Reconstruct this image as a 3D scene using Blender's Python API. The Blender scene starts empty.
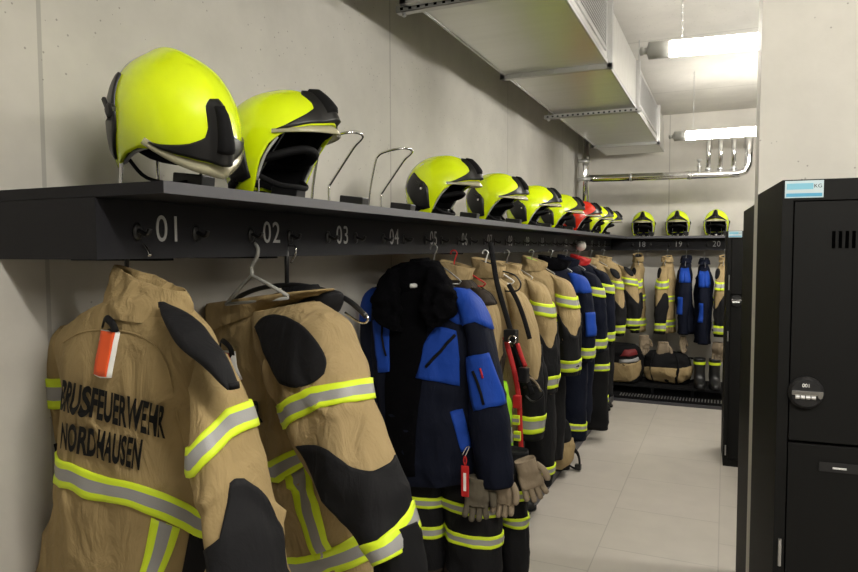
import bpy, bmesh, math, random
from mathutils import Vector, Matrix, noise
PI = math.pi
R = math.radians
random.seed(5)
scene = bpy.context.scene
COL = scene.collection

# ---------------------------------------------------------------- camera
cam_data = bpy.data.cameras.new('camera'); cam = bpy.data.objects.new('camera', cam_data); COL.objects.link(cam)
cam_data.sensor_fit = 'HORIZONTAL'; cam_data.sensor_width = 36.0; cam_data.lens = 36.0 * 663.5 / 858.0
cam_data.clip_start = 0.05; cam_data.clip_end = 60
cam.matrix_world = Matrix.Translation((0, 0, 1.62)) @ Matrix.Rotation(0.4192, 4, 'Z') @ Matrix.Rotation(PI / 2 - 0.0553, 4, 'X') @ Matrix.Rotation(-0.0032, 4, 'Z')
scene.camera = cam

# ---------------------------------------------------------------- world, exposure
world = bpy.data.worlds.new('world'); scene.world = world; world.use_nodes = True
world.node_tree.nodes['Background'].inputs[0].default_value = (0.9, 0.93, 1.0, 1)
world.node_tree.nodes['Background'].inputs[1].default_value = 0.0
scene.view_settings.view_transform = 'Standard'
scene.view_settings.look = 'None'
scene.view_settings.gamma = 1.0
scene.view_settings.use_curve_mapping = False
scene.view_settings.exposure = 0.70
TUBE_STRENGTH = 60.0
TUBES = [(0.478, 3.71), (0.42, 6.45), (0.50, 0.45), (2.15, 0.35)]       # x of the middle, y

# ---------------------------------------------------------------- materials
def mat(name, color, rough=0.6, metal=0.0, spec=0.5, bump=None, var=None, emit=None, sheen=0.0, trans=0.0, coat=0.0):
    m = bpy.data.materials.new(name); m.use_nodes = True
    nt = m.node_tree; b = nt.nodes['Principled BSDF']
    b.inputs['Base Color'].default_value = (*color, 1); b.inputs['Roughness'].default_value = rough
    b.inputs['Metallic'].default_value = metal; b.inputs['Specular IOR Level'].default_value = spec
    b.inputs['Transmission Weight'].default_value = trans
    b.inputs['Coat Weight'].default_value = coat; b.inputs['Coat Roughness'].default_value = 0.12
    if sheen: b.inputs['Sheen Weight'].default_value = sheen
    if emit:
        b.inputs['Emission Color'].default_value = (*emit[0], 1); b.inputs['Emission Strength'].default_value = emit[1]
    tc = nt.nodes.new('ShaderNodeTexCoord')
    if var:                                                      # (scale, amount): slow colour variation of the stuff itself
        n = nt.nodes.new('ShaderNodeTexNoise'); n.inputs['Scale'].default_value = var[0]; n.inputs['Detail'].default_value = 5
        r = nt.nodes.new('ShaderNodeMapRange'); r.inputs[1].default_value = 0.3; r.inputs[2].default_value = 0.7
        r.inputs[3].default_value = 1 - var[1]; r.inputs[4].default_value = 1 + var[1] * 0.6
        x = nt.nodes.new('ShaderNodeVectorMath'); x.operation = 'SCALE'; x.inputs[0].default_value = color
        nt.links.new(tc.outputs['Object'], n.inputs['Vector']); nt.links.new(n.outputs['Fac'], r.inputs[0])
        nt.links.new(r.outputs[0], x.inputs['Scale']); nt.links.new(x.outputs[0], b.inputs['Base Color'])
    if bump:                                                     # (scale, strength)
        n = nt.nodes.new('ShaderNodeTexNoise'); n.inputs['Scale'].default_value = bump[0]; n.inputs['Detail'].default_value = 4
        bp = nt.nodes.new('ShaderNodeBump'); bp.inputs['Strength'].default_value = bump[1]; bp.inputs['Distance'].default_value = 0.004
        nt.links.new(tc.outputs['Object'], n.inputs['Vector']); nt.links.new(n.outputs['Fac'], bp.inputs['Height'])
        nt.links.new(bp.outputs[0], b.inputs['Normal'])
    return m

def cloth(name, color, weave=1200, rough=0.85, var=0.10, wr=0.35):
    """woven fabric: fine cross weave plus soft creases"""
    m = mat(name, color, rough, var=(7, var))
    nt = m.node_tree; b = nt.nodes['Principled BSDF']; tc = nt.nodes.new('ShaderNodeTexCoord')
    b.inputs['Specular IOR Level'].default_value = 0.14
    n1 = nt.nodes.new('ShaderNodeTexNoise'); n1.inputs['Scale'].default_value = weave * 0.3; n1.inputs['Detail'].default_value = 2
    mp = nt.nodes.new('ShaderNodeMapping'); mp.inputs['Scale'].default_value = (1, 1, 0.45)
    n2 = nt.nodes.new('ShaderNodeTexNoise'); n2.inputs['Scale'].default_value = 16; n2.inputs['Detail'].default_value = 4; n2.inputs['Distortion'].default_value = 0.8
    b1 = nt.nodes.new('ShaderNodeBump'); b1.inputs['Strength'].default_value = 0.25; b1.inputs['Distance'].default_value = 0.001
    b2 = nt.nodes.new('ShaderNodeBump'); b2.inputs['Strength'].default_value = wr; b2.inputs['Distance'].default_value = 0.025
    L = nt.links.new
    L(tc.outputs['Object'], n1.inputs['Vector']); L(tc.outputs['Object'], mp.inputs['Vector']); L(mp.outputs[0], n2.inputs['Vector'])
    L(n1.outputs['Fac'], b1.inputs['Height']); L(n2.outputs['Fac'], b2.inputs['Height']); L(b2.outputs[0], b1.inputs['Normal']); L(b1.outputs[0], b.inputs['Normal'])
    return m

def concrete(name, color, axis=None, seams=(), hseams=(), pores=True):
    """board-cast concrete: cloudy tone, air holes, straight formwork seams at fixed places along an axis"""
    m = bpy.data.materials.new(name); m.use_nodes = True
    nt = m.node_tree; b = nt.nodes['Principled BSDF']; b.inputs['Roughness'].default_value = 0.75; b.inputs['Specular IOR Level'].default_value = 0.3
    L = nt.links.new; N = nt.nodes.new
    g = N('ShaderNodeNewGeometry'); sx = N('ShaderNodeSeparateXYZ'); L(g.outputs['Position'], sx.inputs[0])
    n = N('ShaderNodeTexNoise'); n.inputs['Scale'].default_value = 1.6; n.inputs['Detail'].default_value = 8; n.inputs['Roughness'].default_value = 0.6
    L(g.outputs['Position'], n.inputs['Vector'])
    cr = N('ShaderNodeValToRGB'); cr.color_ramp.elements[0].position = 0.3; cr.color_ramp.elements[1].position = 0.72
    cr.color_ramp.elements[0].color = (*[c * 0.80 for c in color], 1); cr.color_ramp.elements[1].color = (*[c * 1.08 for c in color], 1)
    L(n.outputs['Fac'], cr.inputs[0]); out = cr.outputs[0]
    def mul(val, lo):
        nonlocal out
        r = N('ShaderNodeMapRange'); r.inputs[3].default_value = 1; r.inputs[4].default_value = lo; L(val, r.inputs[0])
        v = N('ShaderNodeVectorMath'); v.operation = 'SCALE'; L(out, v.inputs[0]); L(r.outputs[0], v.inputs['Scale']); out = v.outputs[0]
    def M(op, a, bb=None):
        k = N('ShaderNodeMath'); k.operation = op
        for i, q in enumerate((a, bb)):
            if q is None: continue
            if isinstance(q, (int, float)): k.inputs[i].default_value = q
            else: L(q, k.inputs[i])
        return k.outputs[0]
    if pores:
        for sc, th in ((34, 0.10), (13, 0.045), (6, 0.018)):
            vo = N('ShaderNodeTexVoronoi'); vo.inputs['Scale'].default_value = sc; L(g.outputs['Position'], vo.inputs['Vector'])
            mask = N('ShaderNodeTexNoise'); mask.inputs['Scale'].default_value = 2.3; L(g.outputs['Position'], mask.inputs['Vector'])
            mul(M('MULTIPLY', M('LESS_THAN', vo.outputs['Distance'], th), M('GREATER_THAN', mask.outputs['Fac'], 0.52)), 0.6)
    for ax, pos, w in [(axis, s, 0.006) for s in seams] + [('Z', s, 0.006) for s in hseams]:
        mul(M('LESS_THAN', M('ABSOLUTE', M('SUBTRACT', sx.outputs[ax], pos)), w), 0.72)
    L(out, b.inputs['Base Color'])
    n2 = N('ShaderNodeTexNoise'); n2.inputs['Scale'].default_value = 45; n2.inputs['Detail'].default_value = 5; L(g.outputs['Position'], n2.inputs['Vector'])
    bp = N('ShaderNodeBump'); bp.inputs['Strength'].default_value = 0.12; bp.inputs['Distance'].default_value = 0.004
    L(n2.outputs['Fac'], bp.inputs['Height']); L(bp.outputs[0], b.inputs['Normal'])
    return m

def tiles(name):
    m = bpy.data.materials.new(name); m.use_nodes = True
    nt = m.node_tree; b = nt.nodes['Principled BSDF']; b.inputs['Roughness'].default_value = 0.42
    g = nt.nodes.new('ShaderNodeNewGeometry'); mp = nt.nodes.new('ShaderNodeMapping'); mp.inputs['Rotation'].default_value = (0, 0, PI / 2)
    mp.inputs['Location'].default_value = (0.0, 0.0, 0)
    br = nt.nodes.new('ShaderNodeTexBrick'); br.offset = 0.5; br.inputs['Scale'].default_value = 1
    br.inputs['Brick Width'].default_value = 0.6; br.inputs['Row Height'].default_value = 0.6; br.inputs['Mortar Size'].default_value = 0.0035
    br.inputs['Mortar Smooth'].default_value = 0.2
    br.inputs['Color1'].default_value = (0.51, 0.475, 0.42, 1); br.inputs['Color2'].default_value = (0.53, 0.49, 0.44, 1); br.inputs['Mortar'].default_value = (0.40, 0.37, 0.33, 1)
    n = nt.nodes.new('ShaderNodeTexNoise'); n.inputs['Scale'].default_value = 6; n.inputs['Detail'].default_value = 6
    r = nt.nodes.new('ShaderNodeMapRange'); r.inputs[1].default_value = 0.3; r.inputs[2].default_value = 0.7; r.inputs[3].default_value = 0.95; r.inputs[4].default_value = 1.03
    v = nt.nodes.new('ShaderNodeVectorMath'); v.operation = 'SCALE'; L = nt.links.new
    L(g.outputs['Position'], mp.inputs[0]); L(mp.outputs[0], br.inputs['Vector']); L(g.outputs['Position'], n.inputs['Vector'])
    L(n.outputs['Fac'], r.inputs[0]); L(br.outputs['Color'], v.inputs[0]); L(r.outputs[0], v.inputs['Scale']); L(v.outputs[0], b.inputs['Base Color'])
    return m

def galvanised(name):
    m = mat(name, (0.62, 0.62, 0.60), 0.3, metal=0.85)
    nt = m.node_tree; b = nt.nodes['Principled BSDF']; g = nt.nodes.new('ShaderNodeNewGeometry')
    mp = nt.nodes.new('ShaderNodeMapping'); mp.inputs['Scale'].default_value = (0.6, 9, 3)
    n = nt.nodes.new('ShaderNodeTexNoise'); n.inputs['Scale'].default_value = 2.2; n.inputs['Detail'].default_value = 1
    r = nt.nodes.new('ShaderNodeMapRange'); r.inputs[1].default_value = 0.3; r.inputs[2].default_value = 0.7; r.inputs[3].default_value = 0.28; r.inputs[4].default_value = 0.38
    bp = nt.nodes.new('ShaderNodeBump'); bp.inputs['Strength'].default_value = 0.012; bp.inputs['Distance'].default_value = 0.01; L = nt.links.new
    L(g.outputs['Position'], mp.inputs[0]); L(mp.outputs[0], n.inputs['Vector']); L(n.outputs['Fac'], r.inputs[0]); L(r.outputs[0], b.inputs['Roughness'])
    L(n.outputs['Fac'], bp.inputs['Height']); L(bp.outputs[0], b.inputs['Normal'])
    return m

M_WALL_L = concrete('concrete_left', (0.58, 0.56, 0.515), 'Y', (1.134, 3.02, 5.0, 6.9))
M_WALL_B = concrete('concrete_back', (0.60, 0.575, 0.53), 'X', (-0.62, 0.9), pores=False)
M_WALL_M = concrete('concrete_partition', (0.64, 0.62, 0.57))
M_WALL_O = concrete('concrete_plain', (0.20, 0.195, 0.18), pores=False)
M_CEIL = concrete('concrete_ceiling', (0.60, 0.58, 0.54), 'Y', (5.38, 7.2, 3.1))
M_FLOOR = tiles('floor_tiles')
M_RACK = mat('black_board', (0.013, 0.013, 0.016), 0.55, spec=0.22, bump=(260, 0.08))
M_EDGE = mat('grey_edge_strip', (0.065, 0.065, 0.075), 0.5)
M_LOCK = mat('black_locker_paint', (0.0065, 0.0065, 0.0063), 0.6, spec=0.12, bump=(500, 0.10))
M_SLOT = mat('dark_slot', (0.0008, 0.0008, 0.0008), 0.9, spec=0.0)
M_NUM = mat('number_grey', (0.42, 0.42, 0.42), 0.5)
M_CHROME = mat('chrome_wire', (0.80, 0.80, 0.80), 0.14, metal=1.0)
M_STEEL = mat('dull_steel', (0.50, 0.50, 0.50), 0.35, metal=0.9)
M_BLACK = mat('black_plastic', (0.010, 0.010, 0.011), 0.38)
M_BLACKM = mat('black_matt', (0.007, 0.007, 0.008), 0.75, spec=0.15)
M_GALV = galvanised('galvanised_sheet')
M_YEL = mat('fluorescent_yellow_shell', (0.76, 0.95, 0.005), 0.22, var=(9, 0.04), coat=0.6)
M_RED = mat('red_shell', (0.75, 0.03, 0.01), 0.25, coat=0.6)
M_VISOR = mat('pale_visor', (0.72, 0.68, 0.48), 0.15, trans=0.55, coat=0.5)
M_GREY = mat('grey_reflective', (0.42, 0.42, 0.40), 0.5)
M_TAN = cloth('tan_aramid', (0.330, 0.243, 0.118), wr=0.9)
M_TAN2 = cloth('tan_aramid_pale', (0.36, 0.268, 0.138), wr=0.8)
M_CHAR = cloth('charcoal_padding', (0.011, 0.011, 0.0125), rough=0.7)
M_BROWN = cloth('brown_black_fabric', (0.026, 0.019, 0.014), rough=0.7)
M_NAVY = cloth('navy_fabric', (0.005, 0.007, 0.017), rough=0.75)
M_BLUE = cloth('royal_blue_fabric', (0.012, 0.055, 0.34), rough=0.6)
M_FUR = mat('black_pile', (0.003, 0.003, 0.004), 1.0, spec=0.05, bump=(190, 1.0))
M_BY = mat('band_yellow', (0.66, 0.84, 0.02), 0.6, bump=(300, 0.15))
M_BS = mat('band_silver', (0.30, 0.30, 0.30), 0.45, bump=(300, 0.15))
M_ORANGE = mat('orange_tab', (0.85, 0.10, 0.015), 0.6)
M_REDC = mat('red_cloth', (0.50, 0.012, 0.012), 0.6)
M_INK = mat('black_print', (0.006, 0.006, 0.006), 0.7, spec=0.15)
M_WHITE = mat('white_print', (0.8, 0.8, 0.78), 0.5)
M_LBL = mat('pale_blue_label', (0.40, 0.50, 0.54), 0.5)
M_LBLB = mat('blue_stripe', (0.06, 0.28, 0.45), 0.4)
M_GLOVE = cloth('glove_leather', (0.27, 0.215, 0.15), rough=0.8)
M_GLOVED = cloth('dark_glove', (0.11, 0.095, 0.07), rough=0.8)
M_LIME = cloth('lime_fabric', (0.35, 0.75, 0.03), rough=0.7)
M_TUBE = mat('lit_tube', (0.9, 0.9, 0.9), 0.5, emit=((1.0, 0.955, 0.865), TUBE_STRENGTH))
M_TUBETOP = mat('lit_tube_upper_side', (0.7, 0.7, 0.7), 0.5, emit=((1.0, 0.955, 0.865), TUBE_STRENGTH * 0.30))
M_CAP = mat('grey_end_cap', (0.30, 0.30, 0.28), 0.5)
M_CREAM = mat('cream_plastic', (0.62, 0.60, 0.54), 0.5)

# ---------------------------------------------------------------- object helpers
def props(o, label=None, cat=None, group=None, kind=None):
    if label: o['label'] = label
    if cat: o['category'] = cat
    if group: o['group'] = group
    if kind: o['kind'] = kind
    return o
def thing(name, label, cat, loc=(0, 0, 0), rz=0.0, group=None):
    o = bpy.data.objects.new(name, None); COL.objects.link(o); o.location = loc; o.rotation_euler = (0, 0, rz)
    o.empty_display_size = 0.05
    return props(o, label, cat, group)
def mesh_obj(name, verts, faces, mats, parent=None, fm=None, smooth=True, label=None):
    me = bpy.data.meshes.new(name); me.from_pydata([tuple(v) for v in verts], [], faces)
    if not isinstance(mats, (list, tuple)): mats = [mats]
    for m in mats: me.materials.append(m)
    if fm: me.polygons.foreach_set('material_index', fm)
    if smooth: me.polygons.foreach_set('use_smooth', [True] * len(me.polygons))
    me.update()
    o = bpy.data.objects.new(name, me); COL.objects.link(o)
    if parent: o.parent = parent
    if label: o['label'] = label
    return o
class MB:
    """collects shapes into one mesh"""
    def __init__(s): s.v = []; s.f = []; s.m = []
    def add(s, v, f, m=0, mtx=None):
        n = len(s.v); s.v += [(mtx @ Vector(p)) if mtx else Vector(p) for p in v]; s.f += [tuple(i + n for i in q) for q in f]; s.m += [m] * len(f) if isinstance(m, int) else list(m)
        return s
    def box(s, x0, x1, y0, y1, z0, z1, m=0, mtx=None, bev=0.0):
        if bev <= 0:
            v = [(x0, y0, z0), (x1, y0, z0), (x1, y1, z0), (x0, y1, z0), (x0, y0, z1), (x1, y0, z1), (x1, y1, z1), (x0, y1, z1)]
            return s.add(v, [(0, 3, 2, 1), (4, 5, 6, 7), (0, 1, 5, 4), (1, 2, 6, 5), (2, 3, 7, 6), (3, 0, 4, 7)], m, mtx)
        bm = bmesh.new(); bmesh.ops.create_cube(bm, size=1)
        for q in bm.verts: q.co = Vector(((x0 + x1) / 2 + q.co.x * (x1 - x0), (y0 + y1) / 2 + q.co.y * (y1 - y0), (z0 + z1) / 2 + q.co.z * (z1 - z0)))
        bmesh.ops.bevel(bm, geom=bm.edges[:], offset=bev, segments=2, affect='EDGES', profile=0.6)
        bm.verts.index_update(); v = [q.co.copy() for q in bm.verts]; f = [[q.index for q in p.verts] for p in bm.faces]; bm.free()
        return s.add(v, f, m, mtx)
    def tube(s, path, r, n=8, m=0, closed=False, mtx=None, flat=1.0):
        P = [Vector(p) for p in path]; k = len(P); up = Vector((0.13, 0.21, 0.97)).normalized(); v = []; f = []
        pn = None
        for i, p in enumerate(P):
            t = (P[(i + 1) % k] - P[i - 1]) if closed or 0 < i < k - 1 else (P[1] - P[0] if i == 0 else P[-1] - P[-2])
            t = t.normalized() if t.length > 1e-9 else Vector((0, 0, 1))
            a = (pn - t * pn.dot(t)) if pn else (up - t * up.dot(t))
            if a.length < 1e-6: a = t.orthogonal()
            a.normalize(); pn = a; b = t.cross(a); rr = r[i] if isinstance(r, (list, tuple)) else r
            for j in range(n):
                c = 2 * PI * j / n; v.append(p + a * rr * math.cos(c) + b * rr * flat * math.sin(c))
        for i in range(k if closed else k - 1):
            for j in range(n):
                f.append((i * n + j, i * n + (j + 1) % n, ((i + 1) % k) * n + (j + 1) % n, ((i + 1) % k) * n + j))
        if not closed: f.append(tuple(range(n))[::-1]); f.append(tuple((k - 1) * n + j for j in range(n)))
        return s.add(v, f, m, mtx)
    def lathe(s, prof, axis='Z', n=20, m=0, mtx=None):
        v = []; f = []; k = len(prof)
        for (r, h) in prof:
            for j in range(n):
                c = 2 * PI * j / n; a, b = r * math.cos(c), r * math.sin(c)
                v.append({'Z': (a, b, h), 'X': (h, a, b), 'Y': (b, h, a)}[axis])
        for i in range(k - 1):
            for j in range(n): f.append((i * n + j, i * n + (j + 1) % n, (i + 1) * n + (j + 1) % n, (i + 1) * n + j))
        f.append(tuple(range(n))[::-1]); f.append(tuple((k - 1) * n + j for j in range(n)))
        return s.add(v, f, m, mtx)
    def obj(s, name, mats, parent=None, smooth=False, label=None):
        return mesh_obj(name, s.v, s.f, mats, parent, s.m, smooth, label)
def catmull(pts, t):
    n = len(pts); t = max(0.0, min(n - 1.0, t)); i = min(int(t), n - 2); x = t - i
    g = lambda k: pts[max(0, min(n - 1, k))]
    a, b, c, d = g(i - 1), g(i), g(i + 1), g(i + 2)
    return [0.5 * (2 * q + (r - p) * x + (2 * p - 5 * q + 4 * r - w) * x * x + (3 * q - p - 3 * r + w) * x ** 3) for p, q, r, w in zip(a, b, c, d)]
def smooth_path(pts, k=6):
    return [Vector(catmull([tuple(p) for p in pts], i / k)) for i in range((len(pts) - 1) * k + 1)]
def copy_tree(o, parent=None):
    c = o.copy(); COL.objects.link(c); c.parent = parent
    for ch in [x for x in bpy.data.objects if x.parent == o]: copy_tree(ch, c)
    return c
def text_mesh(body, size, extrude=0.0008, sx=1.0, align='CENTER', space=1.0, bold=0.0):
    cu = bpy.data.curves.new('lettering', 'FONT'); cu.body = body; cu.size = size; cu.extrude = extrude; cu.align_x = align; cu.align_y = 'CENTER'
    cu.space_character = space; cu.resolution_u = 4; cu.offset = bold
    o = bpy.data.objects.new('lettering', cu); COL.objects.link(o); dg = bpy.context.evaluated_depsgraph_get(); dg.update()
    me = o.evaluated_get(dg).to_mesh(); v = [Vector((p.co.x * sx, p.co.y, p.co.z)) for p in me.vertices]; f = [tuple(p.vertices) for p in me.polygons]
    o.evaluated_get(dg).to_mesh_clear(); bpy.data.objects.remove(o); bpy.data.curves.remove(cu)
    return v, f

# ---------------------------------------------------------------- cloth surfaces
class Loft:
    """a closed garment surface through rings; row = (x_left, z_left, x_right, z_right, depth, y_centre).
       w runs 0..1 from the left edge to the right edge over the near (-y) side and 0..-1 over the far side, v runs down the rows"""
    def __init__(s, rows, fold=0.008, seed=0, fx=11.0, fz=3.0, n=2.3, sag=0.0):
        s.rows = [tuple(r) for r in rows]; s.fold = fold; s.seed = seed; s.fx = fx; s.fz = fz; s.n = n; s.sag = sag; s.vmax = len(rows) - 1.0; s.grid = None
    def P(s, w, v):
        xl, zl, xr, zr, d, yc = catmull(s.rows, v); th = PI * (1 - w); c, q = math.cos(th), -math.sin(th)
        e = 2 / s.n; cx = math.copysign(abs(c) ** e, c); sy = math.copysign(abs(q) ** e, q)
        mx, mz, hx, hz = (xl + xr) / 2, (zl + zr) / 2, (xr - xl) / 2, (zr - zl) / 2
        p = Vector((mx + cx * hx, yc + sy * d, mz + cx * hz - s.sag * (1 - abs(c)) * abs(hx)))
        if s.fold:
            o = s.seed * 7.31
            k = noise.noise(Vector((p.x * s.fx + o, p.y * s.fx, p.z * s.fz + o))) + 0.45 * noise.noise(Vector((p.x * s.fx * 2.3, p.y * 2 * s.fx + o, p.z * s.fz * 2.6 + p.x * 6)))
            k += 0.35 * noise.noise(Vector((p.x * 5 + o, p.y * 5, p.z * 16)))
            q2 = noise.noise(Vector((p.x * 7 + p.z * 3.5 + o, p.y * 6, p.z * 5.5 - p.x * 2 + o)))
            k += 0.9 * (0.22 - min(0.22, abs(q2) * 1.6)) / 0.22 * (0.4 + 0.6 * noise.noise(Vector((p.x * 4, p.y * 4 + o, p.z * 4))))
            t = min(1.0, 0.35 + v / max(1.0, s.vmax) * 1.2)
            dirn = Vector((c * 0.6, sy, 0)); p += dirn * (k * s.fold * 2.2 * t)
        return p
    def Nrm(s, w, v, h=0.012):
        v = max(0.02, min(s.vmax - 0.02, v)); a = s.P(w + h, v) - s.P(w - h, v); b = s.P(w, v + h * 2) - s.P(w, v - h * 2); n = a.cross(b)
        if n.length < 1e-9: return Vector((0, -1, 0))
        n.normalize(); xl, zl, xr, zr, d, yc = catmull(s.rows, v); ctr = Vector(((xl + xr) / 2, yc, (zl + zr) / 2))
        return n if n.dot(s.P(w, v) - ctr) > 0 else -n
    def mesh(s, name, m, parent, nu=44, per=5, cap=True, label=None, thick=False):
        k = int(s.vmax * per) + 1; v = []; f = []
        for i in range(k):
            for j in range(nu): v.append(s.P(-1 + 2 * j / nu, s.vmax * i / (k - 1)))
        for i in range(k - 1):
            for j in range(nu): f.append((i * nu + j, (i + 1) * nu + j, (i + 1) * nu + (j + 1) % nu, i * nu + (j + 1) % nu))
        if cap: 
            for base, sg in ((0, 1), ((k - 1) * nu, -1)):
                c = Vector((0, 0, 0))
                for j in range(nu): c += v[base + j]
                c /= nu; n = len(v); r2 = [c + (v[base + j] - c) * 0.9 + Vector((0, 0, 0.012 * (-sg))) for j in range(nu)]; v += r2
                for j in range(nu):
                    q = (base + j, base + (j + 1) % nu, n + (j + 1) % nu, n + j); f.append(q if sg > 0 else q[::-1])
                f.append(tuple(n + j for j in range(nu))[::sg])
        return mesh_obj(name, v, f, m, parent, label=label)
    def find(s, x, z):
        if s.grid is None: s.grid = [(w, v, s.P(w, v)) for v in [s.vmax * i / (s.vmax * 4) for i in range(int(s.vmax * 4) + 1)] for w in [0.01 + 0.98 * i / 24 for i in range(25)]]
        w, v, p = min(s.grid, key=lambda g: (g[2].x - x) ** 2 + (g[2].z - z) ** 2)
        h = 0.004
        for _ in range(7):
            p = s.P(w, v); pw = (s.P(w + h, v) - p) / h; pv = (s.P(w, v + h) - p) / h; det = pw.x * pv.z - pw.z * pv.x
            if abs(det) < 1e-7: break
            rx, rz = x - p.x, z - p.z; dw = (rx * pv.z - rz * pv.x) / det; dv = (pw.x * rz - pw.z * rx) / det
            w = max(-0.12, min(1.12, w + max(-.08, min(.08, dw)))); v = max(0.0, min(s.vmax, v + max(-.3, min(.3, dv))))
        return w, v
def polyline(pts, t):
    """point at fraction t of the length of a polyline"""
    L = [math.dist(a, b) for a, b in zip(pts, pts[1:])]; tot = sum(L) or 1; d = t * tot
    for (a, b, l) in zip(pts, pts[1:], L):
        if d <= l + 1e-9: return tuple(p + (q - p) * (d / l if l else 0) for p, q in zip(a, b))
        d -= l
    return pts[-1]
def patch(surf, name, top, bot, m, parent, mode='xz', stripes=None, off=0.004, nu=18, nv=8, label=None, curve=False):
    """a sewn-on piece lying on the surface between a top line and a bottom line; its rim is turned down onto the cloth"""
    if stripes is None: fr = [i / nv for i in range(nv + 1)]; sm = [0] * nv; mats = [m]
    else:
        fr = [0.0]; sm = []; mats = []
        for (a, b, mt) in stripes:
            if mt not in mats: mats.append(mt)
            for q in (0.5, 1.0): fr.append(a + (b - a) * q); sm.append(mats.index(mt))
    if curve: ln = lambda pts, t: catmull(pts, t * (len(pts) - 1))
    else: ln = polyline
    v = []; f = []; fm = []; rim = []; nr = len(fr)
    for fi in fr:
        for j in range(nu + 1):
            t = j / nu; a, b = ln(top, t), ln(bot, t); q = (a[0] + (b[0] - a[0]) * fi, a[1] + (b[1] - a[1]) * fi)
            w, vv = surf.find(*q) if mode == 'xz' else q
            p = surf.P(w, vv); n = surf.Nrm(w, vv); v.append(p + n * off); rim.append(p - n * 0.002)
    W = nu + 1
    for i in range(nr - 1):
        for j in range(nu): f.append((i * W + j, (i + 1) * W + j, (i + 1) * W + j + 1, i * W + j + 1)); fm.append(sm[i])
    loop = [j for j in range(W)] + [i * W + nu for i in range(1, nr)] + [(nr - 1) * W + j for j in range(nu - 1, -1, -1)] + [i * W for i in range(nr - 2, 0, -1)]
    b0 = len(v); v += [rim[k] for k in loop]; n = len(loop)
    for i in range(n):
        f.append((loop[i], loop[(i + 1) % n], b0 + (i + 1) % n, b0 + i)); fm.append(sm[min(loop[i] // W, nr - 2)])
    return mesh_obj(name, v, f, mats, parent, fm, label=label)
BAND = [(0, .27, M_BY), (.27, .73, M_BS), (.73, 1, M_BY)]
def oval(cx, cz, rx, rz, n=14, tilt=0.0):
    """top and bottom lines of an oval piece"""
    def P(a): x, z = rx * math.cos(a), rz * math.sin(a); return (cx + x * math.cos(tilt) - z * math.sin(tilt), cz + x * math.sin(tilt) + z * math.cos(tilt))
    return [P(PI - PI * i / n) for i in range(n + 1)], [P(PI + PI * i / n) for i in range(n + 1)]
def surface_text(surf, body, size, x0, z0, ang, m, parent, name, sx=0.8, shear=0.0, off=0.0045, width=None):
    v, f = text_mesh(body, size, 0.0006, sx, 'LEFT'); out = []
    if width:
        mx = max(p.x for p in v); k = width / mx; v = [Vector((p.x * k, p.y, p.z)) for p in v]
    ca, sa = math.cos(ang), math.sin(ang)
    for p in v:
        x = x0 + p.x * ca - p.y * sa * 0 + p.y * shear; z = z0 + p.x * sa + p.y
        w, vv = surf.find(x, z); q = surf.P(w, vv); n = surf.Nrm(w, vv, 0.03); out.append(q + n * (off + p.z))
    return mesh_obj(name, out, f, m, parent, smooth=False)

# ================================================================ THE ROOM
XW, YB, ZC = -1.556, 8.41, 3.196
def structure(name, x0, x1, y0, y1, z0, z1, m):
    o = MB().box(x0, x1, y0, y1, z0, z1).obj(name, m); o['kind'] = 'structure'; return o
structure('floor', XW - 0.2, 3.2, -2.2, YB + 0.2, -0.12, 0.0, M_FLOOR)
structure('ceiling', XW - 0.2, 3.2, -2.2, YB + 0.2, ZC, ZC + 0.15, M_CEIL)
structure('wall_left', XW - 0.2, XW, -2.2, YB + 0.2, 0, ZC, M_WALL_L)
structure('wall_back', XW, 3.0, YB, YB + 0.2, 0, ZC, M_WALL_B)
structure('wall_right', 3.0, 3.2, -2.2, YB + 0.2, 0, ZC, M_WALL_O)
structure('wall_front', XW, 3.0, -2.2, -2.0, 0, ZC, M_WALL_O)
structure('wall_partition', 0.103, 3.0, 2.62, 2.94, 0, ZC, M_WALL_M)

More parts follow.
